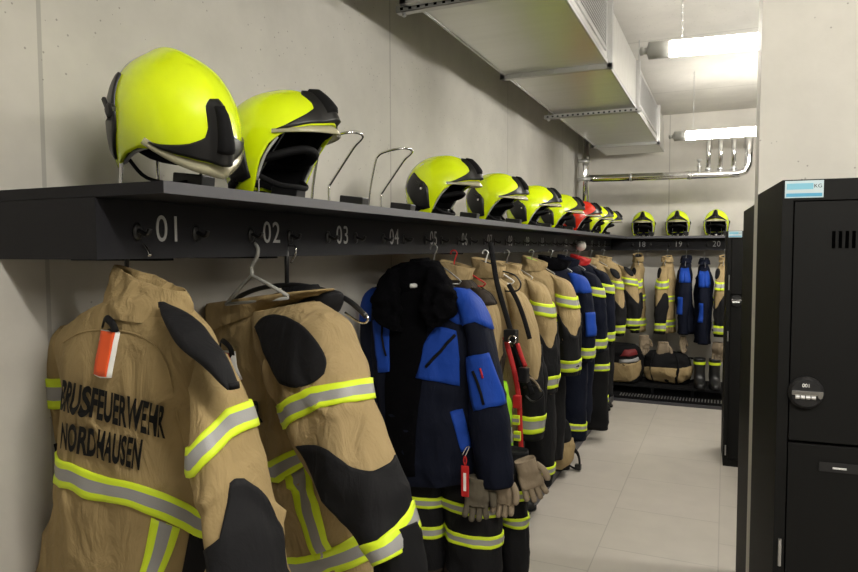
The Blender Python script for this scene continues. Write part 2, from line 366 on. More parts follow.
# ================================================================ AIR DUCT, PIPES, LAMPS
def duct():
    t = thing('ventilation_duct', 'long galvanised sheet metal ventilation duct running along under the ceiling', 'duct', (-0.96, 5.0, 2.70))
    x0, x1, y0, y1, z0, z1 = -0.31, 0.31, -4.2, 2.93, 0.0, 0.36
    mb = MB().box(x0, x1, y0, y1, z0, z1); o = mb.obj('duct_casing', M_GALV, t)
    # rolled seam strips along the two lower edges
    for s in (-1, 1): MB().box(s * 0.31 - 0.006, s * 0.31 + 0.006, y0, y1, -0.006, 0.022, bev=0.003).obj('edge_seam', M_STEEL, t)
    for y in (-2.37, -0.97, 0.39, 2.12):      # bolted flanges
        fb = MB()
        for (a, b, c, d) in ((x0 - 0.03, x1 + 0.03, -0.03, 0.0), (x0 - 0.03, x0, -0.03, z1), (x1, x1 + 0.03, -0.03, z1)):
            fb.box(a, b, y - 0.018, y - 0.002, c, d, bev=0.002); fb.box(a, b, y + 0.002, y + 0.018, c, d, bev=0.002)
        for k in (-0.2, 0.0, 0.2): fb.lathe([(0.007, -0.024), (0.007, 0.024)], 'Y', 8, mtx=Matrix.Translation((k, y, -0.016)))
        for k in (0.08, 0.22): fb.lathe([(0.007, -0.024), (0.007, 0.024)], 'Y', 8, mtx=Matrix.Translation((x1 + 0.016, y, k)))
        fb.obj('flange', M_STEEL, t)
    for (ya, yb) in ((-2.25, -1.08), (0.52, 2.0)):   # supply grilles in the aisle side
        g = MB(); x = x1 + 0.004; za, zb = 0.07, 0.31
        for (a, b, c, d) in ((ya, yb, za - 0.02, za), (ya, yb, zb, zb + 0.02), (ya - 0.02, ya, za - 0.02, zb + 0.02), (yb, yb + 0.02, za - 0.02, zb + 0.02)): g.box(x - 0.004, x + 0.006, a, b, c, d)
        gr = g.obj('grille_frame', M_STEEL, t)
        MB().box(x - 0.003, x - 0.001, ya, yb, za, zb).obj('grille_recess', M_SLOT, gr)
        s = MB(); n = int((yb - ya) / 0.028)
        for i in range(n):
            y = ya + (i + 0.5) * (yb - ya) / n; s.box(x - 0.001, x + 0.0015, y - 0.004, y + 0.004, za, zb)
        for i in range(12):
            z = za + (i + 0.5) * (zb - za) / 12; s.box(x - 0.001, x + 0.0012, ya, yb, z - 0.003, z + 0.003)
        s.obj('grille_bars', M_STEEL, gr)
duct()
def strut(y, label, perf=False):
    t = thing('support_rail', label, 'rail', (-0.96, y, 2.668))
    b = MB().box(-0.38, 0.36, -0.02, 0.02, -0.012, -0.009); b.box(-0.38, 0.36, -0.02, -0.017, -0.012, 0.016); b.box(-0.38, 0.36, 0.017, 0.02, -0.012, 0.016)
    r = b.obj('channel', M_STEEL, t)
    for i in range(18): MB().box(-0.36 + i * 0.04, -0.345 + i * 0.04, -0.0206, -0.0201, -0.004, 0.008).obj('slot', M_SLOT, r)
    for s in (-0.35, 0.34):
        MB().tube([(s, 0, -0.03), (s, 0, 0.52)], 0.004, 6).obj('threaded_rod', M_STEEL, t)
        MB().lathe([(0.011, -0.024), (0.011, -0.012)], 'Z', 6, mtx=Matrix.Translation((s, 0, 0))).obj('nut', M_STEEL, t)
strut(2.68, 'perforated steel rail carrying the near end of the ventilation duct')
strut(5.30, 'steel support rail under the far half of the ventilation duct')

def back_pipes():
    t = thing('drain_pipe', 'shiny metal pipe rising up the far left corner and running level along the back wall', 'pipe', (-1.455, 7.52, 1.77))
    r = 0.062
    m = MB().tube([(0, 0, 0), (0, 0, 1.42)], r, 18); m.obj('riser', M_CHROME, t, smooth=True)
    for z in (0.30, 0.62, 0.82): MB().lathe([(r, z - 0.02), (r + 0.008, z - 0.016), (r + 0.008, z + 0.016), (r, z + 0.02)], 'Z', 18).obj('clamp', M_STEEL, t, smooth=True)
    pts = [(0, 0, 0.632), (0.10, 0.03, 0.632)] + [(0.1 + 0.2 * i, 0.05, 0.632 - 0.002 * i) for i in range(1, 8)] + [(1.56, 0.05, 0.616), (1.625, 0.05, 0.635), (1.655, 0.05, 0.70), (1.66, 0.05, 0.78), (1.66, 0.05, 0.96), (1.66, 0.09, 1.0), (1.66, 0.3, 1.01), (1.66, 0.885, 1.01)]
    MB().tube(pts, 0.040, 16).obj('level_run', M_CHROME, t, smooth=True)
    for x in (0.5, 1.1): MB().lathe([(0.040, x - 0.012), (0.046, x - 0.010), (0.046, x + 0.010), (0.040, x + 0.012)], 'X', 16, mtx=Matrix.Translation((0, 0.05, 0.628 if x < 1 else 0.622))).obj('coupling', M_STEEL, t, smooth=True)
    for x in (1.28, 1.395, 1.52):
        MB().tube([(x, 0.05, 0.64), (x, 0.05, 0.96), (x, 0.09, 1.0), (x, 0.3, 1.01), (x, 0.885, 1.01)], 0.024, 14).obj('branch', M_CHROME, t, smooth=True)
        MB().lathe([(0.024, 0.655), (0.032, 0.66), (0.032, 0.685), (0.024, 0.69)], 'Z', 14, mtx=Matrix.Translation((x, 0.05, 0))).obj('branch_collar', M_STEEL, t, smooth=True)
    v = MB().lathe([(0.014, 0.65), (0.014, 0.70), (0.024, 0.705), (0.024, 0.72), (0.010, 0.725), (0.010, 0.76), (0.022, 0.765), (0.022, 0.785)], 'Z', 12, mtx=Matrix.Translation((1.19, 0.05, 0)))
    v.obj('valve', M_STEEL, t, smooth=True)
back_pipes()

def t_faces(t): return [c for c in bpy.data.objects if c.parent == t][0].data.polygons
def tube_lamp(x, y, label, half=0.76, chain=True, rz=0.0):
    z = 2.63; t = thing('tube_lamp', label, 'lamp', (x, y, z), rz)
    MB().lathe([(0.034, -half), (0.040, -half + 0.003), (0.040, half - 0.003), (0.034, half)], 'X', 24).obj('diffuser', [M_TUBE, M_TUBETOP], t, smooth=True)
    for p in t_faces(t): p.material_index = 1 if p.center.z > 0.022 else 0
    for s in (-1, 1):
        c = MB().lathe([(0.016, 0.0), (0.044, 0.004), (0.044, 0.10), (0.036, 0.103), (0.018, 0.108), (0.018, 0.125), (0.022, 0.127), (0.022, 0.14), (0.010, 0.145)][::1], 'X', 16, mtx=Matrix.Translation((s * half, 0, 0)) @ Matrix.Scale(s, 4, (1, 0, 0)))
        c.obj('end_cap', M_CAP, t, smooth=True)
    if chain:
        for s in (-1, 1):
            m = MB(); k = 0; zz = 0.04
            while zz < ZC - z - 0.004:
                a = Matrix.Translation((s * (half - 0.06), 0, zz + 0.011)) @ Matrix.Rotation(PI / 2 * (k % 2), 4, 'Z')
                m.tube([(0.006 * math.cos(q * PI / 4), 0, 0.012 * math.sin(q * PI / 4)) for q in range(8)], 0.0016, 5, closed=True, mtx=a); zz += 0.019; k += 1
            m.obj('chain', M_STEEL, t)
            MB().tube([(s * (half - 0.06), -0.037 * math.sin(q), 0.037 * math.cos(q)) for q in [i * PI / 8 for i in range(17)]], 0.002, 5).obj('clip', M_STEEL, t)
for (x, y), lb in zip(TUBES, ('lit tube lamp hanging on chains nearest to the camera, in front of the duct end', 'lit tube lamp hanging on chains by the back wall above the small pipes', 'lit tube lamp over the near aisle beside the coat rack', 'lit tube lamp over the floor in front of the vented locker')):
    tube_lamp(x, y, lb, rz=0.11 if 3 < y < 4 else 0.02)

# ================================================================ SHELF RACK WITH NUMBERS AND HOOKS
XF, XS, ZS, ZF = -1.231, -1.035, 1.76, 1.600      # board face, shelf nose, shelf top, lower edge of the board
Y0, Y1, STEP, YF = 1.012, 1.215, 0.40, 8.087
def rack():
    t = thing('coat_rack', 'black wall rack with a shelf, numbered board and coat hooks round the corner', 'rack', (XW, Y0, ZF))
    def B(): return MB()
    off = Matrix.Translation((-XW, -Y0, -ZF))
    b = B().box(XW + .001, XS - 0.002, Y0, YB - .001, ZS - 0.025, ZS, mtx=off); b.obj('shelf_board', M_RACK, t)
    b = B().box(XS - 0.001, 0.30, 7.893, YB - .001, ZS - 0.025, ZS, mtx=off); b.obj('shelf_board', M_RACK, t)
    b = B().box(XS - 0.002, XS, Y0, 7.891, ZS - 0.025, ZS, mtx=off); b.box(XS, 0.30, 7.891, 7.893, ZS - 0.025, ZS, mtx=off); b.obj('shelf_nosing', M_EDGE, t, label='grey edge strip')
    B().box(XF - 0.02, XF, Y0, YF, ZF, ZS - 0.026, mtx=off).obj('number_board', M_RACK, t)
    B().box(XF, 0.30, YF, YF + 0.02, ZF, ZS - 0.026, mtx=off).obj('number_board', M_RACK, t)
    B().box(XW + .001, XF - 0.02, Y0, Y0 + 0.02, ZF, ZS - 0.026, mtx=off).obj('end_panel', M_RACK, t)
    def hook(mtx):
        m = MB(); m.lathe([(0.014, 0), (0.014, 0.003), (0.010, 0.006)], 'Y', 14, mtx=mtx @ Matrix.Scale(-1, 4, (0, 1, 0)) @ Matrix.Scale(1.5, 4, (0, 0, 1)))
        m.tube(smooth_path([(0, 0.0, 0.004), (0, -0.012, 0.0), (0, -0.026, -0.006), (0, -0.036, -0.004), (0, -0.040, 0.006)], 3), 0.0055, 7, mtx=mtx)
        o = m.obj('coat_hook', M_BLACK, t, smooth=True)
    def number(s, mtx, size=0.090):
        v, f = text_mesh(s, size, 0.0005, 0.88, 'CENTER', 1.12)
        MB().add(v, f, 0, mtx).obj('slot_number', M_NUM, t)
    for k in range(17):
        y = Y1 + k * STEP
        base = off @ Matrix.Translation((XF, y, 1.668)) @ Matrix.Rotation(PI / 2, 4, 'Z')
        number('%02d' % (k + 1), base @ Matrix.Rotation(PI / 2, 4, 'X') @ Matrix.Translation((0, 0, 0.0008)))
        for s in (-0.095, 0.09): hook(base @ Matrix.Translation((s, 0, -0.006)))
    for k in range(3):
        x = -0.887 + k * STEP
        base = off @ Matrix.Translation((x, YF, 1.668))
        number('%02d' % (k + 18), base @ Matrix.Rotation(PI / 2, 4, 'X') @ Matrix.Translation((0, 0, 0.0008)))
        for s in (-0.10, 0.10): hook(base @ Matrix.Translation((s, 0, -0.006)))
    # brackets under the board
    for y in (1.20, 1.62, 3.2, 4.8, 6.4): B().box(XW + .001, XF - 0.021, y, y + 0.05, ZF - 0.006, ZF + 0.02, mtx=off).obj('bracket', M_BLACKM, t)
rack()
# low plinth under the clothes, along the left wall and the back wall
def plinth():
    t = thing('shoe_plinth', 'low black plinth with a grey front strip below the hanging clothes', 'plinth', (XW, 1.0, 0))
    off = Matrix.Translation((-XW, -1.0, 0))
    MB().box(XW + .002, -1.072, 0.8, YB - .002, 0, 0.055, mtx=off).box(-1.072, 0.30, 7.22, YB - .002, 0, 0.055, mtx=off).obj('plinth_top', M_BLACKM, t)
    MB().box(-1.071, -1.056, 0.8, 7.219, 0, 0.062, mtx=off).box(-1.071, 0.30, 7.204, 7.219, 0, 0.03, mtx=off).obj('front_strip', M_EDGE, t, label='grey front strip')
    g = MB()
    for i in range(44): g.box(-1.0 + i * 0.03, -0.988 + i * 0.03, 7.24, 7.36, 0.055, 0.062, mtx=off)
    g.obj('grating', M_STEEL, t)
    # boot bench over the plinth: steel tube frame with a slatted seat
    s = MB()
    for i in range(6): s.box(-1.20, 0.28, 7.40 + i * 0.09, 7.47 + i * 0.09, 0.13, 0.15, mtx=off)
    s.obj('back_slats', M_BLACKM, t)
    for x in (-1.15, -0.7, -0.3, 0.22): MB().box(x, x + 0.03, 7.42, 7.90, 0.055, 0.13, mtx=off).obj('slat_foot', M_BLACKM, t)
plinth()

# ================================================================ LOCKERS
def locker(name, label, loc, rz, W, D, H, split, full=True, flip=False, labelled=True, group=None):
    t = thing(name, label, 'locker', loc, rz, group); e = 0.027
    b = MB(); b.box(0, W, 0.022, D, 0.0, H, bev=0.0015)
    sy = (0.0, 0.022)
    b.box(0, e, *sy, 0, H, bev=0.001); b.box(W - e, W, *sy, 0, H, bev=0.001); b.box(e, W - e, *sy, H - 0.055, H, bev=0.001); b.box(e, W - e, *sy, 0, 0.05, bev=0.001)
    c = b.obj('carcass', M_LOCK, t)
    doors = [(split + 0.004, H - 0.058), (0.053, split - 0.004)]
    for i, (za, zb) in enumerate(doors):
        d = MB().box(e + 0.004, W - e - 0.004, 0.0035, 0.0215, za, zb, bev=0.0012).obj('door', M_LOCK, t)
        if full:
            s = MB(); n = int((W - 0.2) / 0.0152)
            top = zb - 0.078 if i == 0 else zb - 0.10
            if i == 0:
                for k in range(n): s.box(0.119 + k * 0.0152, 0.127 + k * 0.0152, 0.0029, 0.0036, top - 0.045, top)
                s.obj('vent_slots', M_SLOT, d)
        if i == 0:
            m = MB(); m.lathe([(0.0, 0.0), (0.043, 0.0), (0.043, 0.010), (0.036, 0.018), (0.0, 0.020)], 'Y', 24, mtx=Matrix.Translation((0.068, 0.0036, 1.236)) @ Matrix.Scale(-1, 4, (0, 1, 0)))
            lk = m.obj('combination_lock', M_BLACK, d, smooth=False)
            MB().box(0.032, 0.106, -0.0195, -0.0150, 1.232, 1.243, bev=0.001).obj('lock_bar', M_CHROME, lk, label='chrome bar')
            w = MB()
            for k in range(4): w.lathe([(0.0065, -0.005), (0.0065, 0.005)], 'X', 10, mtx=Matrix.Translation((0.046 + 0.0125 * k, -0.0145, 1.226)))
            w.obj('number_wheels', M_STEEL, lk)
            MB().lathe([(0.006, 0), (0.006, 0.004)], 'Y', 10, mtx=Matrix.Translation((0.098, -0.022, 1.230))).obj('key_cylinder', M_CHROME, lk)
            if full:
                v, f = text_mesh('001', 0.0135, 0.0003, 0.95); MB().add(v, f, 0, Matrix.Translation((0.066, -0.0168, 1.257)) @ Matrix.Rotation(PI / 2, 4, 'X')).obj('lock_number', M_WHITE, lk)
        elif full:
            n = MB().box(0.104, 0.196, 0.0005, 0.0034, 1.027, 1.052, bev=0.0008).obj('name_holder', M_BLACK, d)
            MB().box(0.136, 0.168, -0.0002, 0.0004, 1.036, 1.0405).obj('name_strip', M_WHITE, n, label='small white name strip')
            MB().add(*text_mesh('— — ——', 0.010, 0.0002, 0.8)[:2], 0, Matrix.Translation((0.150, -0.0004, 1.0385)) @ Matrix.Rotation(PI / 2, 4, 'X')).obj('name_marks', M_INK, n)
        for hz in ((za + 0.12), (zb - 0.25)):
            if i == 1 or not full: MB().lathe([(0.0045, 0), (0.0045, 0.075)], 'Z', 8, mtx=Matrix.Translation((0.0155, -0.003, hz - 0.09))).obj('hinge', M_STEEL, t)
    if labelled:
        l = MB().box(0.006, 0.096, -0.0012, -0.0001, H - 0.048, H - 0.003).obj('maker_label', M_LBL, t, label='white and pale blue label')
        MB().box(0.009, 0.093, -0.0016, -0.0012, H - 0.045, H - 0.036).obj('label_stripe', M_LBLB, l)
        MB().box(0.010, 0.072, -0.0015, -0.0012, H - 0.026, H - 0.010).obj('label_field', mat('sky_blue', (0.15, 0.38, 0.50), 0.5), l)
        MB().box(0.012, 0.088, -0.0014, -0.0012, H - 0.0318, H - 0.030).obj('label_line', M_STEEL, l)
        v, f = text_mesh('KG', 0.014, 0.0002, 1.0); MB().add(v, f, 0, Matrix.Translation((0.083, -0.0014, H - 0.018)) @ Matrix.Rotation(PI / 2, 4, 'X')).obj('label_letters', M_INK, l)
    return t
locker('locker', 'tall black metal locker in front of the concrete partition, with vented door and combination lock', (0.136, 2.0, 0), 0.077, 0.60, 0.50, 1.80, 1.10)
locker('locker', 'plain black locker side behind the end of the concrete partition', (0.112, 2.96, 0), 0.05, 0.60, 0.64, 1.80, 1.10, full=False, labelled=False)
locker('locker', 'distant black locker standing at the end of the back row of clothes', (0.016, 5.34, 0), 0.03, 0.60, 0.50, 1.748, 1.28, full=False)

# ================================================================ HELMETS
HA, HB, HC = 0.176, 0.134, 0.152
def rim_angle(az):
    a = abs(math.degrees(az))
    k = [(0, 80), (30, 81), (48, 84), (60, 89), (70, 96), (80, 110), (90, 130), (98, 140), (108, 141), (122, 136), (140, 128), (180, 124)]
    for (a0, p0), (a1, p1) in zip(k, k[1:]):
        if a <= a1: x = (a - a0) / (a1 - a0); return R(p0 + (p1 - p0) * x)
    return R(121)
def shell_point(az, p, off=0.0):
    """point of the helmet shell: az from the front, p from the crown"""
    sp = math.sin(p) if p < PI / 2 else 1 - 0.20 * ((p - PI / 2) / R(50)) ** 2
    z = HC * math.cos(p) if p < PI / 2 else -0.135 * (p - PI / 2) / R(50)
    ca, sa = math.cos(az), math.sin(az)
    f = 1.0 + 0.06 * max(0, ca) ** 2 * math.sin(min(p, PI / 2)) ** 4
    x = (HA + off) * f * sp * ca; y = (HB + off) * sp * sa * (1 - 0.10 * max(0, ca)); z = z * (1 + off / HC) if p < PI / 2 else z
    crest = 0.011 * math.exp(-(y / 0.022) ** 2) * max(0, math.sin(p * 0.95)) ** .5 * (1 if p < R(115) else 0.4)
    d = Vector((x, y * 1.0, z)); n = d.normalized(); return d + n * crest
def helmet_patch(name, cols, rows, fn, m, parent, off=0.008, thick=True):
    v = []; f = []; W = cols + 1
    for i in range(rows + 1):
        for j in range(W): az, p, o = fn(j / cols, i / rows); v.append(shell_point(az, p, off + o))
    for i in range(rows):
        for j in range(cols): f.append((i * W + j, (i + 1) * W + j, (i + 1) * W + j + 1, i * W + j + 1))
    loop = [(0, j) for j in range(W)] + [(i, cols) for i in range(1, rows + 1)] + [(rows, j) for j in range(cols - 1, -1, -1)] + [(i, 0) for i in range(rows - 1, 0, -1)]
    b0 = len(v)
    for (i, j) in loop: az, p, o = fn(j / cols, i / rows); v.append(shell_point(az, p, -0.001))
    n = len(loop)
    for k in range(n):
        a = loop[k]; b = loop[(k + 1) % n]; f.append((a[0] * W + a[1], b[0] * W + b[1], b0 + (k + 1) % n, b0 + k))
    return mesh_obj(name, v, f, m, parent)
def interp(k, x):
    for (a, p), (b, q) in zip(k, k[1:]):
        if x <= b: return p + (q - p) * (x - a) / (b - a)
    return k[-1][1]
def make_helmet(shell_mat):
    t = thing('helmet', 'x', 'helmet')
    NA, NP = 72, 26; v = []; f = []
    for side in (0, 1):
        for i in range(NP + 1):
            for j in range(NA):
                az = -PI + 2 * PI * j / NA; v.append(shell_point(az, max(0.012, rim_angle(az) * i / NP), -0.007 * side))
    n1 = (NP + 1) * NA
    for i in range(NP):
        for j in range(NA):
            a = i * NA + j; b = i * NA + (j + 1) % NA; f.append((a, a + NA, b + NA, b)); f.append((n1 + a, n1 + b, n1 + b + NA, n1 + a + NA))
    for j in range(NA):
        a = NP * NA + j; b = NP * NA + (j + 1) % NA; f.append((a, n1 + a, n1 + b, b))
    f.append(tuple(range(NA))[::1]); f.append(tuple(n1 + j for j in range(NA))[::-1])
    mesh_obj('shell', v, f, shell_mat, t)
    # padded lining, a little shorter than the shell, reaching lower over the face
    v = []; f = []; NP2 = 14
    def lin(az): return max(R(84), min(R(134), rim_angle(az) + R(-3)))
    for side in (0, 1):
        for i in range(NP2 + 1):
            for j in range(48):
                az = -PI + 2 * PI * j / 48; v.append(shell_point(az, max(0.02, lin(az) * i / NP2), -0.010 - 0.016 * side - 0.004 * math.sin(i * 1.3) * side))
    n1 = (NP2 + 1) * 48
    for i in range(NP2):
        for j in range(48):
            a = i * 48 + j; b = i * 48 + (j + 1) % 48; f.append((a, a + 48, b + 48, b)); f.append((n1 + a, n1 + b, n1 + b + 48, n1 + a + 48))
    for j in range(48): a = NP2 * 48 + j; b = NP2 * 48 + (j + 1) % 48; f.append((a, n1 + a, n1 + b, b))
    f.append(tuple(range(48))); f.append(tuple(n1 + j for j in range(48))[::-1])
    mesh_obj('lining', v, f, M_BLACKM, t)
    # front plate: narrow spine widening into a brow band
    hw = [(0, 8), (.05, 12), (.12, 15), (.45, 14.5), (.62, 18), (.78, 32), (.90, 48), (1.0, 62)]
    def fp(u, q):
        w = R(interp(hw, q)); az = (u * 2 - 1) * w; p = R(34) + (min(rim_angle(az), R(85)) - R(1.5) - R(34)) * q
        return az, p, 0.012 * math.exp(-(az / R(10)) ** 4) * min(1, 4 * q)
    helmet_patch('front_plate', 26, 18, fp, M_BLACK, t, 0.006)
    m = MB(); ring = []
    # raised spine cap in the middle of the plate
    def sp(u, q): return (u * 2 - 1) * R(7 + 2 * q), R(40) + R(30) * q, 0.010 * (1 - (u * 2 - 1) ** 4) * min(1, 5 * q, 6 * (1 - q) + .4)
    helmet_patch('badge_mount', 8, 10, sp, M_BLACKM, t, 0.018)
    # side plates
    pent = [(0, 4), (.32, 22), (.45, 24), (1, 13)]
    for s in (-1, 1):
        def side(u, q):
            w = R(interp(pent, q)); c = R(126 - 20 * q); return s * (c + (u * 2 - 1) * w), R(66) + R(60) * q + R(5) * (1 - abs(u * 2 - 1)) * (q - .5), 0.0
        sd = helmet_patch('side_plate', 8, 10, side, M_BLACK, t, 0.006)
        c = shell_point(s * R(103), R(86), 0.012); nn = Vector((0.0, s, 0.1)).normalized()
        rot = Matrix.Translation(c) @ nn.to_track_quat('Z', 'Y').to_matrix().to_4x4()
        kb = MB().lathe([(0.015, -0.012), (0.015, -0.002), (0.010, 0.002), (0.0, 0.003)], 'Z', 12, mtx=rot); kb.box(-0.005, 0.005, -0.002, 0.030, -0.004, 0.003, mtx=rot @ Matrix.Rotation(-1.2 * s, 4, 'Z'), bev=0.002)
        kb.obj('visor_knob', M_BLACK, sd, smooth=False)
        MB().lathe([(0.006, -0.004), (0.006, 0.004), (0.0, 0.005)], 'Z', 10, mtx=rot @ Matrix.Translation((0.0, -0.02, -0.004))).obj('screw', M_CHROME, sd)
        def stick(u, q): return s * R(155 + 11 * (u - .5) * 2 + 4 * q), R(58) + R(30) * q, 0
        helmet_patch('reflective_sticker', 5, 5, stick, M_GREY, t, 0.0015)
    # raised eye visor showing under the brow
    v = []; f = []; K = 24
    for i in range(K + 1):
        az = (i / K * 2 - 1) * R(66); e = abs(i / K * 2 - 1)
        for (p, o) in ((78, -0.010), (84 + 1 * (1 - e), 0.004), (88 + 2 * (1 - e) - 1 * e, 0.009), (88.5 + 2 * (1 - e) - 1 * e, 0.006), (84 + 1 * (1 - e), 0.001), (78, -0.013)):
            v.append(shell_point(az, R(p), o))
    for i in range(K):
        for j in range(6): f.append((i * 6 + j, i * 6 + (j + 1) % 6, (i + 1) * 6 + (j + 1) % 6, (i + 1) * 6 + j))
    mesh_obj('visor', v, f, M_VISOR, t)
    # inner face shield edge: slim pale rods down the opening and head cradle
    for s in (-1, 1):
        MB().tube(smooth_path([shell_point(s * R(62), R(90), -0.012), shell_point(s * R(76), R(106), -0.014), shell_point(s * R(90), R(128), -0.012)], 4), 0.004, 6).obj('visor_guide', M_GREY, t, smooth=True)
    cr = MB(); cr.tube([(0.10 * math.cos(a), 0.085 * math.sin(a), -0.035 + 0.01 * math.cos(2 * a)) for a in [i * PI / 12 for i in range(24)]], 0.012, 8, closed=True, flat=1.6)
    cr.obj('head_band', M_BLACKM, t, smooth=True)
    # neck guard
    v = []; f = []; K = 20
    for i in range(K + 1):
        az = R(112) + R(136) * i / K
        for (p, o) in ((112, -0.010), (122, -0.004), (132, 0.006), (142, 0.006), (142, 0.001), (132, 0.001), (122, -0.009), (112, -0.014)):
            e = math.sin(PI * i / K); q = shell_point(az, R(min(p, 118 + (p - 118) * (0.45 + 0.55 * e)) if p > 118 else p), o); v.append(q)
    for i in range(K):
        for j in range(8): f.append((i * 8 + j, i * 8 + (j + 1) % 8, (i + 1) * 8 + (j + 1) % 8, (i + 1) * 8 + j))
    f.append(tuple(range(8))); f.append(tuple(K * 8 + j for j in range(8))[::-1])
    mesh_obj('neck_guard', v, f, M_BLACKM, t)
    # chin strap with buckle
    MB().tube(smooth_path([(0.0, 0.10, -0.09), (0.04, 0.07, -0.118), (0.06, 0.0, -0.124), (0.04, -0.07, -0.118), (0.0, -0.10, -0.09)], 5), 0.008, 6, flat=0.4).obj('chin_strap', M_BLACKM, t, smooth=True)
    return t
def make_holder():
    t = thing('helmet_holder', 'x', 'helmet holder')
    pts = [(0.0, -0.06, 0.0), (0.012, -0.06, 0.10), (0.036, -0.06, 0.205), (0.050, -0.059, 0.232), (0.075, -0.055, 0.246), (0.135, -0.04, 0.258), (0.160, -0.015, 0.260), (0.163, 0.02, 0.255), (0.140, 0.045, 0.245), (0.108, 0.056, 0.225), (0.055, 0.056, 0.160), (0.008, 0.056, 0.100), (0.0, 0.056, 0.085), (0.0, 0.056, 0.0)]
    MB().tube(smooth_path(pts, 4), 0.0050, 8).obj('wire_loop', M_CHROME, t, smooth=True)
    b = MB().box(-0.015, 0.02, -0.062, -0.044, 0, 0.003).box(-0.015, 0.02, 0.044, 0.062, 0, 0.003).box(0.03, 0.033, -0.012, 0.012, 0, 0.020); b.obj('bracket', M_CHROME, t)
    c = MB().box(0.03, 0.125, 0.070, 0.12, 0.024, 0.062, bev=0.004, mtx=Matrix.Rotation(0.12, 4, 'Y')); c.box(0.05, 0.10, 0.080, 0.11, 0.0, 0.024)
    c.obj('rubber_clip', M_BLACK, t)
    return t
H0 = make_helmet(M_YEL); K0 = make_holder()
def place_helmet(src, x, y, z, yaw, pitch, label, group='helmets on the rack shelf', roll=0.0, scale=1.0, first=[True]):
    o = src if first[0] else copy_tree(src); first[0] = False
    o.matrix_world = Matrix.Translation((x, y, z)) @ Matrix.Rotation(yaw, 4, 'Z') @ Matrix.Rotation(pitch, 4, 'Y') @ Matrix.Rotation(roll, 4, 'X') @ Matrix.Scale(scale, 4)
    props(o, label, 'helmet', group); return o
def place_holder(x, y, yaw, label, first=[True]):
    o = K0 if first[0] else copy_tree(K0); first[0] = False; o.location = (x, y, ZS); o.rotation_euler = (0, 0, yaw)
    props(o, label, 'helmet holder', 'wire helmet holders on the rack shelf')
slot = lambda k: Y1 + (k - 1) * STEP
H = [(1, -1.215, 0.02, -0.16, 0.72, 1.05, 'yellow helmet with dark scuffs standing nose down above number 01'),
     (2, -1.22, 0.02, 0.0, -0.10, 1.05, 'yellow helmet with open black face above number 02'),
     (5, -1.20, 0.02, 0.02, 0.0, 0.97, 'yellow helmet nearest beyond the two empty wire holders, above number 05'),
     (7, -1.20, 0.0, -0.08, 0.05, 0.97, 'yellow helmet next beyond the helmet above number 05'),
     (9, -1.20, 0.0, 0.05, 0.0, 0.97, 'yellow helmet above number 09, third before the red helmet'),
     (11, -1.20, 0.0, 0.0, 0.04, 0.97, 'yellow helmet directly before the red helmet'),
     (13, -1.20, 0.0, 0.02, 0.0, 0.97, 'red helmet with white mark among the yellow ones on the shelf'),
     (14.7, -1.20, 0.0, 0.0, 0.0, 0.97, 'yellow helmet just beyond the red helmet'),
     (16.3, -1.20, 0.0, 0.0, 0.0, 0.95, 'last yellow helmet of the long shelf, next to the corner')]
red_root = None
for (k, x, dy, yaw, pitch, sc, lb) in H:
    z = ZS + 0.135 * sc + 0.008
    if k == 1: z = ZS + 0.165
    if k == 2: z = ZS + 0.165
    o = place_helmet(H0, x, slot(k) + dy, z, yaw, pitch, lb, scale=sc, roll=0.22 if k == 1 else 0.0)
    if k == 13:
        for c in o.children:
            if c.name.startswith('shell'): c.data = c.data.copy(); c.data.materials[0] = M_RED
            if c.name.startswith('reflective_sticker'): c.data = c.data.copy(); c.data.materials[0] = M_WHITE
for i, lb in enumerate(('yellow helmet above number 18 facing into the room', 'yellow helmet above number 19 facing into the room', 'yellow helmet above number 20 beside the distant locker')):
    place_helmet(H0, (-0.873, -0.497, -0.095)[i], 8.07, ZS + 0.145, -PI / 2 + (0.05, 0.0, -0.06)[i], -0.05, lb, scale=0.97)
for k in range(1, 18):
    lb = {3: 'bare wire helmet holder above number 03', 4: 'bare wire helmet holder above number 04, nearest the third helmet', 1: 'wire helmet holder under the first yellow helmet', 2: 'wire helmet holder under the second yellow helmet'}.get(k, 'wire helmet holder on the shelf above number %02d' % k)
    place_holder(-1.32, slot(k), 0.0, lb)
for k in range(3): place_holder((-0.873, -0.497, -0.095)[k], 8.16, -PI / 2, 'wire helmet holder on the back shelf above number %d' % (18 + k))

# ================================================================ CLOTHES
def hang(name, label, cat, x, y, rz, group=None, z=1.60):
    return thing(name, label, cat, (x, y, z), rz, group)
def rows(L, Rr, d, yc=None):
    yc = yc or [0.0] * len(L)
    return [(l[0], l[1], r[0], r[1], dd, y) for l, r, dd, y in zip(L, Rr, d, yc)]
def wire_hanger(label, x, y, rz, z=1.60, m=None, half=0.21, drop=0.10, hook=0.075, r=0.0028, tilt=0.0):
    """coat hanger whose hook sits over a rack hook at (x, y); arms in the local x direction"""
    t = thing('coat_hanger', label, 'coat hanger', (x, y, z), rz, 'coat hangers on the rack')
    m = m or M_STEEL
    k = [(0.016 * math.sin(a), 0, hook - 0.016 + 0.016 * math.cos(a)) for a in [-1.9 + i * 0.45 for i in range(9)]]
    k += [(0.004, 0, hook * 0.35), (0, 0, 0)]
    MB().tube(smooth_path(k, 3), r, 7).obj('hook', m, t, smooth=True)
    a = []
    for s in (-1, 1): a.append([(0, 0, 0), (s * half * 0.5, 0, -drop * 0.42 + s * tilt * half * .5), (s * half * 0.93, 0, -drop * 0.90 + s * tilt * half), (s * half, 0, -drop + s * tilt * half), (s * half * 0.93, 0, -drop - 0.012 + s * tilt * half)])
    p = a[0][::-1] + a[1][1:]
    MB().tube(p, r * 1.15, 7).obj('arms', m, t, smooth=True)
    MB().tube([a[0][-1], a[1][-1]], r * 0.9, 7).obj('bar', m, t, smooth=True)
    return t

